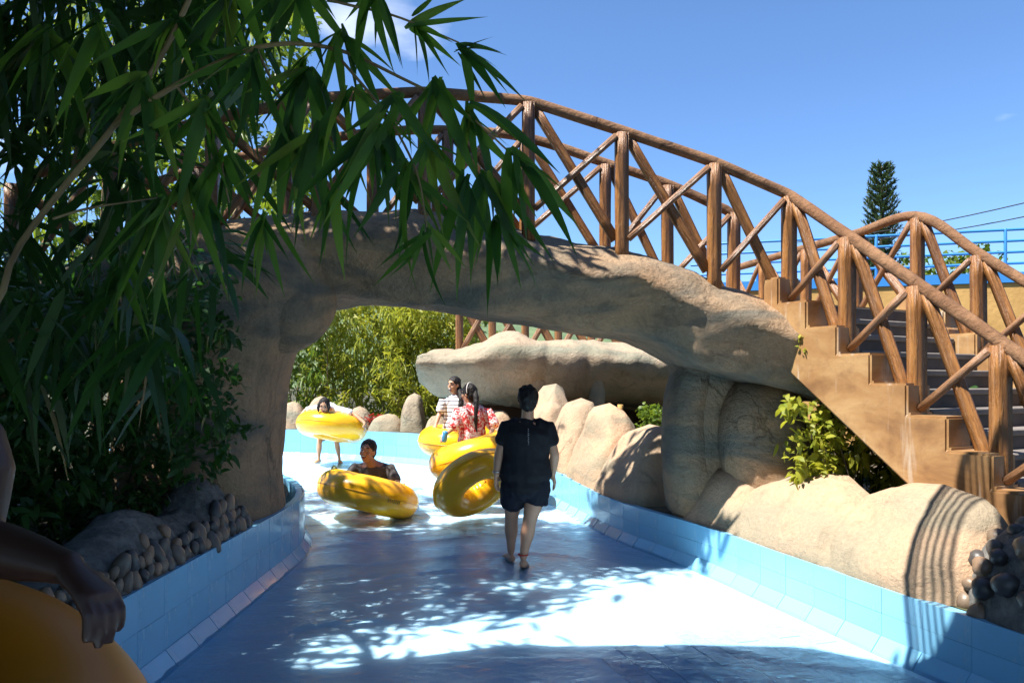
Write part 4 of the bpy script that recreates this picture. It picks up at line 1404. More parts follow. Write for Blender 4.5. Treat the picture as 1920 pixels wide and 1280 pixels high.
wrinkle(b.remesh('shorts', M['navy_cloth'], root, .011, 3))
# dark cloth hanging at her right hip
b = MB()
c0 = P(1019, 895, D)
b.loft([(c0, .030, .09), (P(1021, 918, D + .01), .034, .10), (P(1021, 938, D + .01), .026, .095), (P(1022, 944, D + .01), .020, .08)], 14)
wrinkle(b.remesh('hanging_cloth', M['navy_cloth'], root, .010, 2))
b = MB(); b.ell(hc + UP * .022 - fwv * .016, .088, .100, .098, None, 22, 16); b.ell(hc - UP * .030 - fwv * .036, .074, .066, .07, None, 18, 12); b.ell(hc - UP * .070 - fwv * .04, .05, .04, .04, None, 14, 10)
for k in range(26):
    a_ = rnd.uniform(0, 6.28); e_ = rnd.uniform(-.2, 1.3)
    b.ell(hc + UP * .022 - fwv * .016 + Vector((.076 * math.cos(a_) * math.cos(e_), .09 * math.sin(a_) * math.cos(e_), .092 * math.sin(e_))), .022, .022, .018, None, 8, 6)
hair_build(b, root)
# column of small white print between the shoulders
for k in range(9):
    b = MB()
    zc = neck.z - .07 - k * .0155
    yb = D - .155 + .02 * (k < 2) 
    b.box((neck.x + .004, yb, zc), rnd.uniform(.005, .009), .004, rnd.uniform(.004, .007))
    if k % 2: b.box((neck.x + .008, yb, zc + .002), .003, .004, .009)
    b.build('print_mark', M['print'], root, False)
b = MB()
pts = [wrL + Vector((math.cos(t) * .031, math.sin(t) * .027, .018)) for t in np.linspace(0, 2 * math.pi, 22)]
b.tube(pts, .0045, 6); b.build('bracelet', M['silver'], root)
b = MB()
pts = [anR + Vector((math.cos(t) * .040, math.sin(t) * .042, .022)) for t in np.linspace(0, 2 * math.pi, 22)]
b.tube(pts, .006, 6); b.build('anklet', M['red_band'], root)

# --- girl in the striped shirt, standing in her ring
D = 11.0
root = thing('person', (-.85, D, .13), 'laughing girl in white striped shirt with a long side ponytail', 'person')
hc = P(851, 721, D); neck = P(855, 741, D); fwv = Vector((-.62, -.75, -.05))
chest = P(853, 760, D); waist = P(851, 785, D); pel = P(851, 810, D)
sdv = Vector((.9, -.35, 0))
zf = floor_z(D)
shL, elL, wrL = P(831, 752, D - .02), P(824, 776, D - .06), P(817, 797, D - .16)
shR, elR, wrR = P(874, 752, D + .02), P(880, 776, D), P(877, 800, D - .12)
b = MB()
torso(b, pel, waist, chest, neck, sdv, .92, .92)
b.loft([(neck - UP * .03, .047, .047), (hc - UP * .05, .044, .046)], 12)
head_parts(b, hc, fwv, UP, .98)
arm(b, shL, elL, wrL, .9); arm(b, shR, elR, wrR, .9)
hand(b, wrL, (-.25, -.6, -.5), (.1, .2, -1), .9, .3, 1); hand(b, wrR, (0, -.7, -.5), (0, .2, -1), .9, .3, -1)
for sx in (-1, 1):
    h_ = pel + Vector((sx * .085, 0, -.05)); k_ = h_ + Vector((sx * .01, -.04, -.37)); a_ = Vector((k_.x, D + .02, zf + .07))
    leg(b, h_, k_, a_, .9); foot(b, a_, (-.4, -.9, 0), .92)
b.remesh('body', M['skin'], root, .010, 3)
b = MB()
torso(b, pel + UP * .05, waist, chest, neck - UP * .012, sdv, 1.02, 1.0)
b.loft([(waist, .150, .11), (pel + UP * .02, .16, .12), (pel - UP * .02, .162, .122)], 18, sdv)
for s_, e_ in ((shL, elL), (shR, elR)):
    b.loft([(s_.lerp(chest, .35) + UP * .012, .07, .07), (s_, .061, .063), (s_.lerp(e_, .70), .064, .066)], 14)
wrinkle(b.remesh('shirt', M['striped'], root, .011, 2))
b = MB()
b.loft([(pel + UP * .05, .145, .105), (pel - UP * .06, .165, .125)], 16, sdv)
for sx in (-1, 1):
    h_ = pel + Vector((sx * .085, 0, -.05)); b.loft([(h_, .092, .098), (h_ - UP * .22, .085, .088)], 14)
wrinkle(b.remesh('shorts', M['navy_cloth'], root, .012, 2))
b = MB(); hair_cap(b, hc, fwv, UP, .98, .020, 1.0)
b.tube([hc + Vector((.05, .05, -.02)), P(863, 736, D - .04), P(865, 748, D - .12), P(864, 760, D - .15), P(862, 773, D - .15), P(861, 779, D - .14)], [.04, .042, .040, .038, .026, .010], 12)
hair_build(b, root)
face(root, hc, fwv, UP, .98, True)

# --- girl in the red floral shirt, turned away to the left
D = 9.55
root = thing('person', (-.5, D, .05), 'girl in red floral shirt with a long dark ponytail, seen from behind', 'person')
hc = P(879, 738, D); neck = P(884, 757, D); fwv = Vector((-.82, .42, -.08))
chest = P(886, 778, D); waist = P(886, 805, D); pel = P(885, 832, D)
sdv = Vector((.93, .3, 0))
zf = floor_z(D)
shL, elL, wrL = P(860, 773, D - .02), P(852, 800, D - .10), P(838, 812, D - .20)
shR, elR, wrR = P(914, 773, D + .02), P(925, 797, D - .02), P(918, 822, D - .22)
b = MB()
torso(b, pel, waist, chest, neck, sdv, .93, .95)
b.loft([(neck - UP * .03, .047, .047), (hc - UP * .05, .044, .046)], 12)
head_parts(b, hc, fwv, UP, .97)
arm(b, shL, elL, wrL, .9); arm(b, shR, elR, wrR, .9)
hand(b, wrL, (-.6, -.3, -.6), (0, .2, -1), .9, .5, 1); hand(b, wrR, (-.4, -.4, -.3), (0, .1, -1), .9, .3, -1)
for sx in (-1, 1):
    h_ = pel + Vector((sx * .085, 0, -.05)); a_ = Vector((h_.x, D + sx * .05, zf + .07)); k_ = h_.lerp(a_, .5) + Vector((0, .02, 0))
    leg(b, h_, k_, a_, .92); foot(b, a_, (-.7, .6, 0), .92)
b.remesh('body', M['skin'], root, .010, 3)
b = MB()
torso(b, pel + UP * .04, waist, chest, neck - UP * .010, sdv, 1.06, 1.04)
b.loft([(waist, .165, .12), (pel + UP * .06, .178, .13), (pel + UP * .035, .178, .13)], 18, sdv)
for s_, e_ in ((shL, elL), (shR, elR)):
    b.loft([(s_.lerp(chest, .35) + UP * .012, .078, .078), (s_, .07, .072), (s_.lerp(e_, .6), .080, .080), (s_.lerp(e_, .95), .082, .082)], 14)
wrinkle(b.remesh('shirt', M['floral'], root, .011, 2))
b = MB()
b.loft([(pel + UP * .06, .150, .11), (pel - UP * .06, .172, .13), (pel - UP * .22, .18, .14)], 18, sdv)
wrinkle(b.remesh('shorts', M['brown_cloth'], root, .011, 2))
b = MB(); hair_cap(b, hc, fwv, UP, .98, .018, 1.02)
b.tube([hc - fwv * .085 + UP * .03, P(893, 745, D - .10), P(893, 765, D - .16), P(892, 785, D - .165), P(893, 802, D - .15), P(895, 812, D - .14)], [.032, .034, .028, .024, .016, .006], 10)
hair_build(b, root)
b = MB()
_, u_, r_ = axes(fwv, UP)
pts = [hc + u_ * (.03 + .108 * math.sin(t)) + r_ * .098 * math.cos(t) - Vector(fwv).normalized() * .03 for t in np.linspace(-.2, math.pi + .2, 22)]
b.tube(pts, .0055, 6); b.build('hair_band', M['cork'], root)
face(root, hc, fwv, UP, .97, False)
b = MB()
b.loft([(P(833, 826, D - .27), .030, .030), (P(834, 817, D - .27), .034, .034), (P(835, 811, D - .27), .036, .036)], 14)
tag(b.build('plastic_cup', M['blue_plastic']), 'small blue and silver cup held over the ring by the girl in red', 'cup')

# --- girl bending over her ring
D = 13.45
root = thing('person', P(616, 870, D), 'barefoot girl in white shirt bending forward over a raised ring', 'person')
zf = floor_z(D)
hc = P(608, 760, D - .88); fwv = Vector((.04, -.93, -.36)); upv = Vector((.05, -.3, .95))
neck = P(612, 765, D - .72); chest = P(615, 766, D - .48); waist = P(617, 772, D - .12); pel = P(617, 793, D + .14)
sdv = Vector((1, 0, 0))
shL, elL, wrL = P(633, 768, D - .58), P(664, 776, D - .62), P(684, 793, D - .72)
shR, elR, wrR = P(592, 767, D - .58), P(573, 769, D - .62), P(560, 785, D - .70)
b = MB()
torso(b, pel, waist, chest, neck, sdv, .9, .92)
b.loft([(neck + Vector((0, .03, 0)), .047, .047), (hc + Vector((0, .05, -.02)), .046, .048)], 12)
head_parts(b, hc, fwv, upv, 1.0)
arm(b, shL, elL, wrL, .95); arm(b, shR, elR, wrR, .95)
hand(b, wrL, (.1, -.1, -1), (-1, .3, 0), .95, .3, 1); hand(b, wrR, (-.1, -.1, -1), (1, .3, 0), .95, .3, -1)
for sx, fx_, fpy in ((-1, 597, 864), (1, 636, 868)):
    h_ = pel + Vector((sx * .10, 0, -.05)); a_ = Vector(((fx_ - 960) / F * D, D + .02, zf + .07)); k_ = h_.lerp(a_, .5) + Vector((sx * .01, -.07, 0))
    leg(b, h_, k_, a_, .88, .92); foot(b, a_, (-.3 if sx < 0 else .35, -.9, 0), .92)
b.remesh('body', M['skin'], root, .011, 3)
b = MB()
torso(b, pel, waist, chest, neck + (chest - neck) * .1, sdv, 1.0, 1.0)
for s_, e_ in ((shL, elL), (shR, elR)):
    b.loft([(s_.lerp(chest, .4), .074, .074), (s_, .064, .066), (s_.lerp(e_, .75), .064, .064)], 14)
wrinkle(b.remesh('shirt', M['white_cloth'], root, .012, 2))
b = MB()
b.loft([(pel + Vector((0, -.06, .02)), .16, .12), (pel - UP * .06, .165, .125)], 16, sdv)
for sx in (-1, 1):
    h_ = pel + Vector((sx * .10, 0, -.05)); b.loft([(h_, .095, .10), (h_ - UP * .2 + Vector((sx * .01, -.04, 0)), .085, .088)], 14)
wrinkle(b.remesh('shorts', M['navy_cloth'], root, .012, 2))
b = MB(); hair_cap(b, hc, fwv, upv, 1.0, .024, 1.02)
for sx in (-1, 1):
    b.tube([hc + Vector((sx * .07, -.02, .03)), hc + Vector((sx * .088, -.04, -.03)), hc + Vector((sx * .08, -.06, -.10))], [.03, .026, .012], 10)
hair_build(b, root, .009)
face(root, hc, fwv, upv, 1.0, False)

# --- laughing man kneeling behind his ring
D = 9.25
root = thing('person', P(700, 930, D + .3), 'laughing man in dark grey printed shirt kneeling behind a ring', 'person')
zf = floor_z(D)
hc = P(689, 846, D - .05); fwv = Vector((-.22, -.95, .10)); upv = Vector((.10, .05, 1))
neck = P(697, 866, D); chest = P(700, 886, D + .08); waist = P(702, 920, D + .28); pel = P(702, 945, D + .55)
sdv = Vector((1, -.05, 0))
shL, elL, wrL = P(730, 877, D + .03), P(744, 904, D - .10), P(748, 912, D - .34)
shR, elR, wrR = P(667, 876, D + .05), P(652, 894, D - .08), P(662, 888, D - .36)
b = MB()
torso(b, pel, waist, chest, neck, sdv, 1.08, 1.08)
b.loft([(neck - UP * .04, .062, .06), (hc - UP * .05 + Vector((0, .02, 0)), .056, .058)], 14)
head_parts(b, hc, fwv, upv, 1.10)
arm(b, shL, elL, wrL, 1.1); arm(b, shR, elR, wrR, 1.1)
hand(b, wrL, (-.3, -.8, -.3), (0, .2, -1), 1.05, .3, 1); hand(b, wrR, (.2, -.8, -.3), (0, .2, -1), 1.05, .3, -1)
for sx in (-1, 1):
    h_ = pel + Vector((sx * .11, .02, -.02)); k_ = Vector((h_.x + sx * .06, D + .55, zf + .07)); a_ = Vector((h_.x + sx * .07, D + .98, zf + .06))
    h_ = h_ + Vector((0, .08, .05))
    leg(b, h_, k_, a_, 1.0); foot(b, a_, (0, .9, -.1), 1.0, .05)
b.remesh('body', M['skin_tan'], root, .010, 3)
b = MB()
torso(b, pel, waist, chest, neck - (neck - chest) * .14, sdv, 1.20, 1.16)
for s_, e_ in ((shL, elL), (shR, elR)):
    b.loft([(s_.lerp(chest, .35), .080, .080), (s_, .067, .068), (s_.lerp(e_, .85), .062, .062)], 14)
wrinkle(b.remesh('shirt', M['grey_print'], root, .012, 2))
b = MB(); b.loft([(pel.lerp(waist, .3), .18, .14), (pel - Vector((0, -.06, .05)), .19, .15)], 16, sdv)
for sx in (-1, 1):
    h_ = pel + Vector((sx * .11, .10, .02)); b.loft([(h_, .105, .105), (Vector((h_.x + sx * .05, D + .56, zf + .16)), .085, .085)], 14)
wrinkle(b.remesh('shorts', M['navy_cloth'], root, .012, 2))
b = MB(); hair_cap(b, hc + upv * .012, fwv, upv, 1.10, .026, 1.0)
hair_build(b, root, .009)
face(root, hc, fwv, upv, 1.10, True)

# --- arm and shoulder of a bather at the left edge, with an orange ring
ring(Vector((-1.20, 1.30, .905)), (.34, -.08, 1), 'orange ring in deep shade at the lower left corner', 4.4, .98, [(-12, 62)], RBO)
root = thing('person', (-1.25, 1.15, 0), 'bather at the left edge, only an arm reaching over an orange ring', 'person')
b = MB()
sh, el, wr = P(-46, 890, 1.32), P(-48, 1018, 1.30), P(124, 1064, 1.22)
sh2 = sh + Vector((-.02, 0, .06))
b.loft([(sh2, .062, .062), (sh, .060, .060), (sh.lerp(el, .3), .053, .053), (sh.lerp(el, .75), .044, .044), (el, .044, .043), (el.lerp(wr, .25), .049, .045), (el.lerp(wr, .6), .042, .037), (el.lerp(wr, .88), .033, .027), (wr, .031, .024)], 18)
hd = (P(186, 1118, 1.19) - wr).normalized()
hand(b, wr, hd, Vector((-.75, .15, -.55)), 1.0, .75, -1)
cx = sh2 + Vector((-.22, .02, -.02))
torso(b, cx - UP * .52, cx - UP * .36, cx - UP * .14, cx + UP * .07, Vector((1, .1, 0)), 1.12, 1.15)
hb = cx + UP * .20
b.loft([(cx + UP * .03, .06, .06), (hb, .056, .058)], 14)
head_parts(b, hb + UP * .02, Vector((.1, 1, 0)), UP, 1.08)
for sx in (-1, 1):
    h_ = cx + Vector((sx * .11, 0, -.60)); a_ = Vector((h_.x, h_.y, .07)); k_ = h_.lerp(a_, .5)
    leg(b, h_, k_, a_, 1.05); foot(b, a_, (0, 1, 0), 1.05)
b.remesh('body', M['skin_shaded'], root, .006, 2)
b = MB(); b.loft([(cx - UP * .50, .20, .14), (cx - UP * .62, .205, .15), (cx - UP * .70, .20, .15)], 18)
for sx in (-1, 1):
    h_ = cx + Vector((sx * .11, 0, -.62)); b.loft([(h_, .118, .118), (h_ - UP * .34, .105, .105)], 16)
wrinkle(b.remesh('shorts', M['navy_cloth'], root, .013, 2))
b = MB(); hair_cap(b, hb + UP * .02, Vector((.1, 1, 0)), UP, 1.08); hair_build(b, root, .010)

# ------------------------------------------------------------------ vegetation
def leaf_geo(pos, d, up, L, W, droop):
    """numpy: blades of 8 vertices; pos,d,up (n,3), L,W,droop (n,)"""
    d = d / np.linalg.norm(d, axis=1, keepdims=True)
    s = np.cross(d, up); ln = np.linalg.norm(s, axis=1, keepdims=True); ln[ln < 1e-6] = 1; s = s / ln
    nrm = np.cross(s, d)
    n = len(pos)
    ts = (0.0, .16, .5, .80, 1.0); ws = (.12, .85, 1.0, .55, 0.0)
    V = []
    for t, w in zip(ts, ws):
        c = pos + d * (L * t)[:, None]
        c[:, 2] -= droop * L * t * t
        if w > .2 or w == .12:
            fold = nrm * (W * w * .18)[:, None]
            V.append(c + s * (W * w * .5)[:, None] + fold); V.append(c - s * (W * w * .5)[:, None] + fold)
        else:
            V.append(c)
    V = np.stack(V, 1).reshape(-1, 3)
    f4 = np.array([(0, 1, 3, 2), (2, 3, 5, 4), (4, 5, 7, 6)])
    f3 = np.array([(6, 7, 8)])
    off = (np.arange(n) * 9)[:, None]
    loops = np.concatenate([(off[:, :, None] + f4[None]).reshape(n, 12), (off[:, :, None] + f3[None]).reshape(n, 3)], 1).reshape(-1)
    starts_one = np.array([0, 4, 8, 12]); tot_one = np.array([4, 4, 4, 3])
    starts = (np.arange(n)[:, None] * 15 + starts_one[None]).reshape(-1)
    tots = np.tile(tot_one, n)
    return V, loops, starts, tots
def leaf_mesh(name, pos, d, up, L, W, droop):
    pos, d, up = (np.asarray(a, float) for a in (pos, d, up))
    V, loops, starts, tots = leaf_geo(pos, d, up, np.asarray(L, float), np.asarray(W, float), np.asarray(droop, float))
    me = bpy.data.meshes.new(name)
    me.vertices.add(len(V)); me.vertices.foreach_set('co', V.reshape(-1))
    me.loops.add(len(loops)); me.loops.foreach_set('vertex_index', loops.astype(np.int32))
    me.polygons.add(len(starts)); me.polygons.foreach_set('loop_start', starts.astype(np.int32)); me.polygons.foreach_set('loop_total', tots.astype(np.int32))
    me.update(calc_edges=True); me.validate()
    return me
def rand_dirs(n, down=0.0):
    v = npr.normal(size=(n, 3)); v /= np.linalg.norm(v, axis=1, keepdims=True)
    v[:, 2] -= down
    return v / np.linalg.norm(v, axis=1, keepdims=True)
def clusters(centres, per, spread, L, W, down, droop, lvar=.35):
    """leaves fanning from cluster centres"""
    n = len(centres) * per
    c = np.repeat(np.asarray(centres, float), per, 0)
    base = np.repeat(rand_dirs(len(centres), down), per, 0)
    d = base + npr.normal(size=(n, 3)) * .55
    d[:, 2] -= down * .4
    pos = c + npr.normal(size=(n, 3)) * spread
    up = np.tile(np.array([0, 0, 1.0]), (n, 1)) + npr.normal(size=(n, 3)) * .45
    k = npr.uniform(1 - lvar, 1 + lvar * .6, n)
    return pos, d, up, L * k, W * npr.uniform(.75, 1.2, n) * k, droop * npr.uniform(.3, 1.4, n)
def cat(*sets):
    return [np.concatenate(a) for a in zip(*sets)]

def stems(name, paths, m, parent):
    b = MB()
    for pts, r0, r1 in paths:
        c = catmull(pts, max(6, len(pts) * 5))
        b.tube([Vector(p) for p in c], list(np.linspace(r0, r1, len(c))), 7)
    return b.build(name, m, parent)

# --- near bamboo: culm and arching branches with single leaves
near = thing('bamboo_plant', (-2.6, 2.2, .45), 'shaded bamboo with long drooping leaves hanging across the upper left', 'plant')
paths = [([(-2.6, 2.3, .45), (-2.3, 2.2, .9), tuple(P(-60, 640, 2.15)), tuple(P(30, 470, 2.1)), tuple(P(120, 350, 2.05)), tuple(P(215, 235, 2.0)), tuple(P(300, 110, 2.0)), tuple(P(380, -60, 2.0)), tuple(P(470, -300, 2.0))], .013, .006),
         ([tuple(P(215, 235, 2.0)), tuple(P(330, 160, 1.95)), tuple(P(480, 90, 1.9)), tuple(P(620, 90, 1.85)), tuple(P(760, 150, 1.8)), tuple(P(870, 210, 1.75)), tuple(P(960, 290, 1.72))], .008, .002),
         ([tuple(P(620, 90, 1.85)), tuple(P(720, 210, 1.75)), tuple(P(780, 320, 1.66)), tuple(P(800, 425, 1.62))], .004, .002),
         ([tuple(P(480, 90, 1.9)), tuple(P(540, 220, 1.9)), tuple(P(570, 340, 1.9))], .004, .002),
         ([tuple(P(330, 160, 1.95)), tuple(P(400, 260, 1.95)), tuple(P(430, 380, 1.95))], .004, .002),
         ([tuple(P(470, -60, 1.9)), tuple(P(620, 0, 1.85)), tuple(P(740, 30, 1.85)), tuple(P(860, 80, 1.85))], .005, .002),
         ([tuple(P(100, 410, 2.1)), tuple(P(170, 390, 2.15)), tuple(P(300, 370, 2.3))], .004, .002)]
stems('branch', paths, M['stem'], near)
def blade_mesh(k):
    """one long lance-shaped leaf, length 1 along +x, folded along the midrib and bent down"""
    n = 9; v, f = [], []
    bend = (.10, .22, .34, .16, .05)[k % 5]; tw = (.2, -.25, .1, .35, -.1)[k % 5]
    for i in range(n):
        t = i / (n - 1)
        w = .065 * (math.sin(math.pi * min(1, t * 1.04 + .02) ** .62)) ** .85 if i < n - 1 else .0005
        w = max(w, .0012)
        z = -bend * t * t
        a = tw * t
        s = Vector((0, math.cos(a), math.sin(a))); up = Vector((0, -math.sin(a), math.cos(a)))
        c = Vector((t, .02 * math.sin(t * 3 + k), z))
        v += [c + s * w + up * w * .28, c, c - s * w + up * w * .28]
    for i in range(n - 1):
        a = i * 3
        f += [(a, a + 1, a + 4, a + 3), (a + 1, a + 2, a + 5, a + 4)]
    me = mesh('leaf', v, f); me.materials.append(M['leaf_near'])
    return me
BL = [blade_mesh(k) for k in range(5)]
def place_leaf(p, tip, wk=1.0, roll=0.0):
    x = (tip - p); L = x.length; x.normalize()
    view = Vector((p.x, p.y, p.z - CH)).normalized()
    z = (-view * rnd.uniform(.3, 1) + UP * rnd.uniform(.2, 1.0) + Vector((rnd.uniform(-.6, .6), 0, 0)))
    z = (z - x * z.dot(x))
    if z.length < 1e-3: z = x.orthogonal()
    z.normalize(); y = z.cross(x)
    m = frame(p, x, y, z) @ Matrix.Diagonal((L, L * wk, L, 1))
    obj('leaf', rnd.choice(BL), None, near, m)
# (node px, py, distance, main angle in degrees from right towards down, fan, leaves, length px)
fans = [(800, 425, 1.62, 96, 62, 8, 205), (705, 245, 1.75, 103, 48, 12, 250), (760, 310, 1.68, 84, 50, 9, 215), (872, 205, 1.75, 62, 48, 9, 235),
        (905, 330, 1.74, 76, 34, 10, 240), (960, 290, 1.72, 62, 40, 8, 250), (860, 95, 1.85, 25, 60, 9, 140), (770, 45, 1.85, 15, 70, 8, 140),
        (640, 60, 1.85, 85, 62, 10, 190), (575, 120, 1.88, 108, 50, 11, 230), (545, 240, 1.9, 96, 40, 11, 230), (430, 290, 1.95, 92, 46, 11, 230),
        (620, 360, 1.88, 84, 44, 8, 150), (350, 330, 1.97, 92, 46, 10, 250), (480, 100, 1.9, 120, 60, 10, 210), (385, 190, 1.95, 105, 55, 10, 240),
        (700, -10, 1.85, 95, 45, 7, 150), (560, -30, 1.9, 95, 60, 9, 200), (430, -20, 1.95, 105, 55, 9, 220), (270, 150, 1.98, 110, 60, 10, 230),
        (300, 380, 2.25, 100, 45, 10, 240), (820, 160, 1.78, 88, 50, 8, 190), (930, 400, 1.76, 70, 30, 7, 200), (190, 30, 2.1, 110, 60, 9, 230), (80, 60, 2.2, 95, 60, 9, 240), (330, 30, 2.0, 100, 60, 9, 220),
        (870, 330, 1.72, 92, 30, 7, 230), (500, 400, 1.95, 88, 40, 8, 170), (230, 500, 2.4, 90, 40, 8, 160),
        (745, 185, 1.72, 95, 55, 8, 210), (660, 170, 1.8, 80, 60, 8, 220), (800, 255, 1.7, 70, 50, 7, 200), (600, 240, 1.85, 100, 50, 7, 220)]
for (px, py, d, ang, fan, n, ln) in fans:
    for i in range(n):
        u = (i + .5) / n - .5
        a = math.radians(ang + u * fan * 2 + rnd.uniform(-7, 7))
        l = ln * rnd.uniform(.5, 1.1) * (1 - .25 * abs(u))
        p = P(px + rnd.uniform(-10, 10), py + rnd.uniform(-16, 12), d + rnd.uniform(-.03, .03))
        q = P(px + math.cos(a) * l, py + math.sin(a) * l, d + rnd.uniform(-.10, .08))
        place_leaf(p, q, rnd.uniform(.62, .98))

LIT = [(-1.25, 4.1), (-.75, 5.05), (.05, 5.2), (.6, 5.85), (1.0, 6.35), (4.5, 6.6), (4.5, 2.6), (1.7, 4.3), (-.05, 4.5)]
def in_poly(x, y, poly):
    c = False
    for i in range(len(poly)):
        x1, y1 = poly[i]; x2, y2 = poly[i - 1]
        if (y1 > y) != (y2 > y) and x < (x2 - x1) * (y - y1) / (y2 - y1) + x1: c = not c
    return c
LIT_WIDE = [(-1.5, 3.6), (-1.0, 5.2), (-.1, 5.4), (.6, 6.1), (1.0, 6.7), (6, 7.2), (6, 2.6), (1.7, 3.6), (-.05, 4.0)]
# --- deeper bamboo masses in the shade on the left
def mass(name, label, root_at, boxes, n, per, L, W, mat, down=.5, droop=.35, stem_m='stem', culms=6, keep=None, group=None, cat_='plant', spread=.05, part='foliage'):
    root = thing(name, root_at, label, cat_, group)
    cs = []
    while len(cs) < n:
        bx = boxes[rnd.randrange(len(boxes))]
        p = Vector((rnd.uniform(bx[0], bx[1]), rnd.uniform(bx[2], bx[3]), rnd.uniform(bx[4], bx[5])))
        if keep is None or keep(p): cs.append(tuple(p))
    obj(part, leaf_mesh(part, *clusters(cs, per, spread, L, W, down, droop)), M[mat], root)
    ps = []
    for k in range(culms):
        e = Vector(cs[rnd.randrange(len(cs))]); stem_r = (e - Vector(root_at)).length; r0 = Vector(root_at) + Vector((rnd.uniform(-.3, .3), rnd.uniform(-.3, .3), 0)) * min(1, stem_r * .5)
        mid = r0.lerp(e, .55) + Vector((0, 0, .25 * (e - r0).length * .5))
        ps.append(([tuple(r0), tuple(mid), tuple(e)], .018 * min(1, stem_r), .005 * min(1, stem_r)))
    stems('stem', ps, M[stem_m], root)
    return root
def in_px(p): return 960 + p.x / p.y * F, HZ - (p.z - CH) / p.y * F
def left_keep(lim):
    def k(p):
        x, y = in_px(p)
        return x < lim(y)
    return k
lim_hi = lambda y: 330 + 230 * smooth01((260 - y) / 260) if y < 430 else 380
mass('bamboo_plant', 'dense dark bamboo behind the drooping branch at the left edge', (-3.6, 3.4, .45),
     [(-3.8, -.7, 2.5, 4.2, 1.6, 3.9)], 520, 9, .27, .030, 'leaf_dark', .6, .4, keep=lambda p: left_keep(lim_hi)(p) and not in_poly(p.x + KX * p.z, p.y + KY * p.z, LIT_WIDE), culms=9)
mass('bamboo_plant', 'tall bamboo with sunlit tips rising behind the left end of the bridge', (-4.4, 8.2, .45),
     [(-6.2, -2.2, 7.9, 9.4, 2.6, 6.2)], 230, 9, .26, .032, 'leaf_sun', .5, .4, keep=left_keep(lambda y: 640 - .12 * y if y > 60 else 660), culms=10)
# shade trees over the left bank: canopy just above the frame
def canopy_keep(p):
    x, y = p.x + KX * p.z, p.y + KY * p.z
    if in_poly(x + rnd.gauss(0, .08), y + rnd.gauss(0, .06), LIT): return False
    zb = p.z - 2.7
    if p.y + KY * zb > 5.8 and p.x + KX * zb > .25 + rnd.gauss(0, .15): return False
    if y > 8.4: return False
    px, py = in_px(p)
    return py < -40 or px < 360
tree_at = (-4.2, 4.8, .45)
tree = thing('shade_tree', tree_at, 'dark leaning tree on the left bank whose canopy shades the channel', 'tree')
cs = []
while len(cs) < 1900:
    x = rnd.uniform(-8.5, -.4); y = rnd.uniform(.4, 7.6)
    z = 2.3 + .5 * y + rnd.uniform(0, 2.0)
    p = Vector((x, y, z))
    if canopy_keep(p): cs.append(tuple(p))
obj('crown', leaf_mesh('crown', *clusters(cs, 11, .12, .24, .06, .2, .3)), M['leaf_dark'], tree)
ps = [([tree_at, (-4.1, 4.7, 1.6), (-3.9, 4.7, 3.0), (-3.5, 4.9, 4.4), (-3.2, 5.2, 5.4)], .13, .04)]
for e in ((-5.5, 3.0, 5.0), (-4.2, 3.6, 5.2), (-2.9, 5.6, 6.0), (-2.6, 6.5, 6.4), (-4.8, 6.4, 6.2), (-3.6, 1.6, 4.4)):
    ps.append(([(-3.3, 4.55, 3.5), tuple(Vector((-3.0, 4.5, 4.2)).lerp(Vector(e), .5) + Vector((0, 0, .3))), e], .05, .012))
stems('trunk', ps, M['bark'], tree)

at2 = (-3.4, -2.6, .3)  # unseen tree, added to block the sky and darken the left foreground
tree = thing('shade_tree', at2, 'unseen tree added behind the viewer to shade the left foreground', 'tree')
cs = [(rnd.uniform(-9, .2), rnd.uniform(-8, 1.2), rnd.uniform(3.4, 6.2)) for k in range(1300)]
cs += [(rnd.uniform(-9, -4.5), rnd.uniform(-6, 4), rnd.uniform(.5, 5.5)) for k in range(900)]
obj('crown', leaf_mesh('crown', *clusters(cs, 10, .14, .26, .075, .2, .3)), M['leaf_dark'], tree)
ps = [([at2, (-3.3, -2.6, 1.6), (-3.0, -2.5, 3.2), (-2.4, -2.4, 4.6)], .16, .05)]
for e in ((-6.5, -3.0, 5.0), (-1.6, -1.0, 4.8), (-.6, -3.4, 4.9), (-3.0, -6.5, 5.2), (-7.0, 1.0, 4.5)):
    ps.append(([(-3.0, -2.5, 3.0), tuple(Vector((-2.9, -2.5, 3.6)).lerp(Vector(e), .5) + Vector((0, 0, .3))), e], .06, .012))
stems('trunk', ps, M['bark'], tree)

# --- shrubs on the left bank
def shrub(label, at, boxes, n, per, L, W, mat, keep=None, culms=8, group='shrubs on the left bank', down=.25):
    return mass('shrub', label, at, boxes, n, per, L, W, mat, down, .25, 'bark', culms, keep, group, 'shrub', .035)
kp = left_keep(lambda y: 500 + 22 * math.sin(y * .05) if y > 690 else 440)
def floor_keep(p):
    x, y = in_px(p)
    return kp(p) and p.x < (-2.25 if p.z < .95 else -1.85) - .15 * noise.noise(p * 3)
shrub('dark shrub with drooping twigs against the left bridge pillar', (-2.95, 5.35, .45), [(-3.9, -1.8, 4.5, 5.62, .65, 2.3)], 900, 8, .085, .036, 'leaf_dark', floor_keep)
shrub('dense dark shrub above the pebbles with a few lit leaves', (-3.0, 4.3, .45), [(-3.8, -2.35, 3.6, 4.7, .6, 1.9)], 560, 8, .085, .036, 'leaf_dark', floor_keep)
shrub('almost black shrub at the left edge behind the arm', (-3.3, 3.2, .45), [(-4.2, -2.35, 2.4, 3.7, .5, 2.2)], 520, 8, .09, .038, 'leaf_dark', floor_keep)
shrub('tall dark shrub filling the background beside the left pillar', (-4.2, 5.9, .45), [(-6.0, -3.0, 5.4, 7.0, .5, 2.6)], 520, 8, .11, .048, 'leaf_dark', left_keep(lambda y: 470))
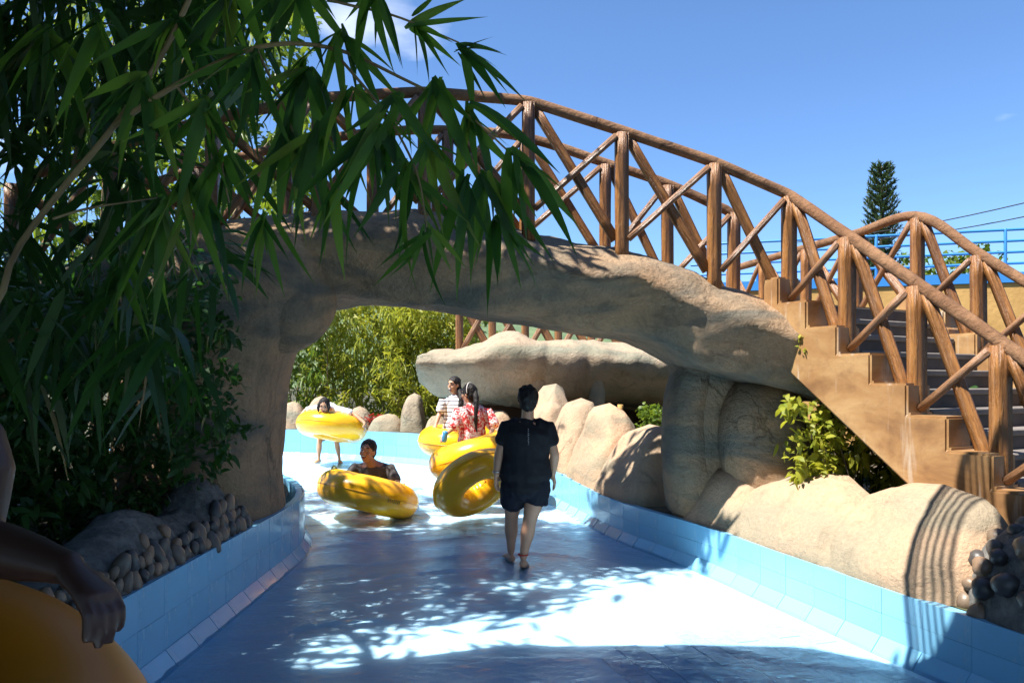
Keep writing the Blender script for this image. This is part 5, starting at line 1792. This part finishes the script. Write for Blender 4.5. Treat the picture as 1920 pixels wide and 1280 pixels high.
shrub('dark backdrop shrub at the far left behind the others', (-5.0, 4.6, .45), [(-7.0, -4.0, 3.6, 5.6, .4, 3.4)], 480, 8, .13, .055, 'leaf_dark')

# --- sunlit bamboo thicket at the back
def thicket(label, at, box, n, mat, lng=.20):
    root = thing('bamboo_thicket', at, label, 'bamboo', 'bamboo behind the far bank')
    cs = []
    for k in range(n):
        x = rnd.uniform(box[0], box[1]); z = box[4] + (box[5] - box[4]) * rnd.random() ** .8
        y = rnd.uniform(box[2], box[3]) - .5 * noise.noise(Vector((x * 1.3, z * 1.3, at[0])))
        cs.append((x, y, z))
    obj('foliage', leaf_mesh('foliage', *clusters(cs, 9, .06, lng, .034, .05, .5)), M[mat], root)
    ps = []
    for k in range(16):
        x = rnd.uniform(box[0], box[1]); y = rnd.uniform(box[2] + .3, box[3])
        ps.append(([(x, y, .4), (x + rnd.uniform(-.1, .1), y, 1.1), (x + rnd.uniform(-.3, .3), y, 1.9 + rnd.random())], .018, .006))
    stems('culm', ps, M['stem'], root)
thicket('sunlit yellow-green bamboo thicket in the middle of the far bank', (-2.6, 17.0, .4), (-4.4, -.9, 16.0, 17.6, .6, 3.9), 1300, 'leaf_bamboo')
thicket('greener bamboo thicket at the left of the far bank by the pillar', (-4.6, 17.2, .4), (-6.6, -4.0, 15.9, 17.4, .5, 3.8), 620, 'leaf_sun')
thicket('bamboo thicket at the right end of the far bank beside the second bridge', (-1.4, 16.2, .4), (-2.6, -.7, 15.6, 16.6, .5, 3.2), 480, 'leaf_bamboo')
mass('leafy_tree', 'green tree far behind the bamboo thicket', (-4.5, 21, .2), [(-9, -.5, 20, 22, .6, 5.6)], 900, 8, .22, .10, 'leaf_sun', .2, .2, 'bark', 6, None, None, 'tree', .15, 'crown')
mass('leafy_tree', 'sunny tree crown behind the bamboo at the upper left', (-7.6, 22.5, .2), [(-13.5, -4.6, 21.5, 24, 4.5, 13.5)], 900, 8, .30, .15, 'leaf_sun', .2, .2, 'bark', 6, left_keep(lambda y: 600), None, 'tree', .13, 'crown')

# --- shrub under the stairs and small plants
def rk(p):
    x, y = in_px(p)
    return 752 + (0 if x < 1560 else (x - 1560) * 1.0) < y < 905 and x > 1475
root = mass('shrub', 'sunlit yellow-green shrub growing under the stairs', (2.5, 5.85, .4), [(2.02, 3.0, 5.72, 6.15, .75, 1.42)], 130, 8, .075, .042, 'leaf_bamboo', .25, .3, 'bark', 9, rk, None, 'shrub', .03)
mass('shrub', 'dark green shrub in the shade beneath the stairs', (2.95, 6.3, .4), [(2.55, 3.7, 5.9, 6.9, .5, 1.5)], 260, 8, .08, .042, 'leaf_dark', .25, .3, 'bark', 8, None, None, 'shrub', .04)
mass('shrub', 'small clipped green bush in the gap left of the bridge pillar', (1.95, 10.9, .4), [(1.78, 2.2, 10.6, 11.2, .85, 1.22)], 90, 8, .07, .035, 'leaf_sun', .1, .2, 'bark', 5, None, None, 'shrub', .03)
mass('leafy_tree', 'small sunlit tree top above the ochre wall', (10.4, 18, 0), [(9.2, 11.2, 17.5, 18.5, 3.3, 4.55)], 110, 8, .16, .08, 'leaf_sun', .1, .2, 'bark', 5, None, 'tree tops above the wall', 'tree', .08, 'crown')
mass('leafy_tree', 'low dark tree top left of the sunlit one above the wall', (7.6, 18, 0), [(6.0, 8.8, 17.5, 18.5, 3.0, 3.75)], 110, 8, .16, .08, 'leaf_sun', .1, .2, 'bark', 5, None, 'tree tops above the wall', 'tree', .08, 'crown')
mass('leafy_tree', 'thin sprig of a tree rising at the right above the wall', (12.0, 19.5, 0), [(11.75, 12.1, 19.4, 19.8, 3.9, 5.35)], 26, 7, .14, .07, 'leaf_sun', .1, .2, 'bark', 3, None, 'tree tops above the wall', 'tree', .07, 'crown')
mass('leafy_plant', 'small green sprout on the rock beside the stairs', (2.21, 5.90, 1.76), [(2.19, 2.23, 5.86, 5.9, 1.78, 1.92)], 7, 5, .045, .022, 'leaf_bamboo', -.1, .2, 'bark', 2, None, None, 'plant', .015)
mass('leafy_plant', 'low red-leaved plant between the far boulders', (-2.75, 14.9, .6), [(-3.0, -2.5, 14.6, 15.0, .72, .95)], 30, 7, .09, .045, 'litter', -.1, .2, 'bark', 3, None, None, 'plant', .03)

# --- tall conifer with upswept whorls
pine = thing('conifer_tree', (14.3, 30, 0), 'narrow dark conifer with upswept branches against the sky', 'tree')
base, top = P(1652, 640, 30), P(1653, 312, 30)
base.z = 0
stems('trunk', [([tuple(base), tuple(base.lerp(top, .5)), tuple(top)], .16, .02)], M['bark'], pine)
pos, dd, upv_, LL, WW, DR = [], [], [], [], [], []
brs = []
for k in range(26):
    u = k / 25
    z = 3.0 + (top.z - 3.2) * u
    rad = .74 * (1 - u) ** .5 * (.8 + .2 * math.sin(k * 2.1)) + .28
    nb = 7
    for i in range(nb):
        a = 2 * math.pi * (i / nb) + k * .7 + rnd.uniform(-.2, .2)
        h = Vector((math.cos(a), math.sin(a), 0))
        c0 = Vector((base.lerp(top, .5).x, 30, z))
        ln = rad * rnd.uniform(.8, 1.1)
        for s in np.linspace(.15, 1, int(10 + ln * 8)):
            p = c0 + h * ln * s + UP * (ln * (.35 * s + .45 * s * s))
            dr = (h * .6 + UP * (.5 + .5 * s)).normalized()
            for _ in range(5):
                pos.append(tuple(p)); q = dr + Vector((rnd.gauss(0, .45), rnd.gauss(0, .45), rnd.gauss(0, .35))); dd.append(tuple(q)); upv_.append((rnd.gauss(0, 1), rnd.gauss(0, 1), rnd.gauss(0, 1)))
                LL.append(rnd.uniform(.13, .24)); WW.append(.035); DR.append(0)
        brs.append(([tuple(c0), tuple(c0 + h * ln * .5 + UP * ln * .28), tuple(c0 + h * ln + UP * ln * .8)], .025, .008))
obj('crown', leaf_mesh('crown', pos, dd, upv_, LL, WW, DR), M['needle'], pine)
stems('branch', brs, M['bark'], pine)

# ------------------------------------------------------------------ unseen walkway, added above the camera to shade the foreground
wk = thing('rock_bridge', (0, 2.6, 3.8), 'unseen rock walkway added overhead to cast the foreground shade', 'bridge')
sh_edge = [(-3.0, 4.0), (-.94, 4.25), (-.06, 4.62), (1.69, 4.55), (2.15, 4.22), (2.5, 4.08), (2.95, 4.25), (3.35, 4.75), (8, 4.9)]      # where its shadow ends on the floor
edge = [(x - KX * 4.1, y - KY * 4.1) for x, y in sh_edge]
st = []
for x in np.linspace(-5.6, 5.0, 80):
    yf = interp(x, edge)
    st.append((x, 0.2, yf, 3.88, 4.30))
v, f = beam(st, 5.0, 28, .03, 1.2, 60., .006)
obj('deck', mesh('deck', v, f), M['rock'], wk)
for sx in (-4.3, 4.7):
    v, f = column(resample_levels([(-.3, sx, 1.6, .5, .8), (2.0, sx, 1.6, .45, .7), (4.0, sx, 1.6, .6, .9)], 12), 2.4, 24, .05, 1.2, sx)
    obj('pillar', mesh('pillar', v, f), M['rock'], wk)
pr = thing('unseen_pipe_railing', (1.4, 3.9, 4.2), 'unseen bundle of slim handrails added to cast the striped shadows at the right', 'railing')
a = Vector((2.78, 4.78, .80)) + Vector((-KX, -KY, 1)) * 3.7; c = Vector((2.14, 4.22, 0)) + Vector((-KX, -KY, 1)) * 3.8  # unseen pipes, placed back along the sun from the wanted shadow stripes
for k in range(6):
    o = Vector((.062 * k, -.01 * k, -.004 * k))
    pts = [a + o + Vector((.45, -.02, .0)), a + o + Vector((.18, .02, .02)), a + o, a.lerp(c, .5) + o + Vector((-.02, .0, 0)), c + o, c + o + (c - a) * .25]
    b = MB(); b.tube([Vector(p) for p in catmull(pts, 24)], .024 if k == 0 else .013, 8)
    b.build('pipe', M['blue_paint'], pr)
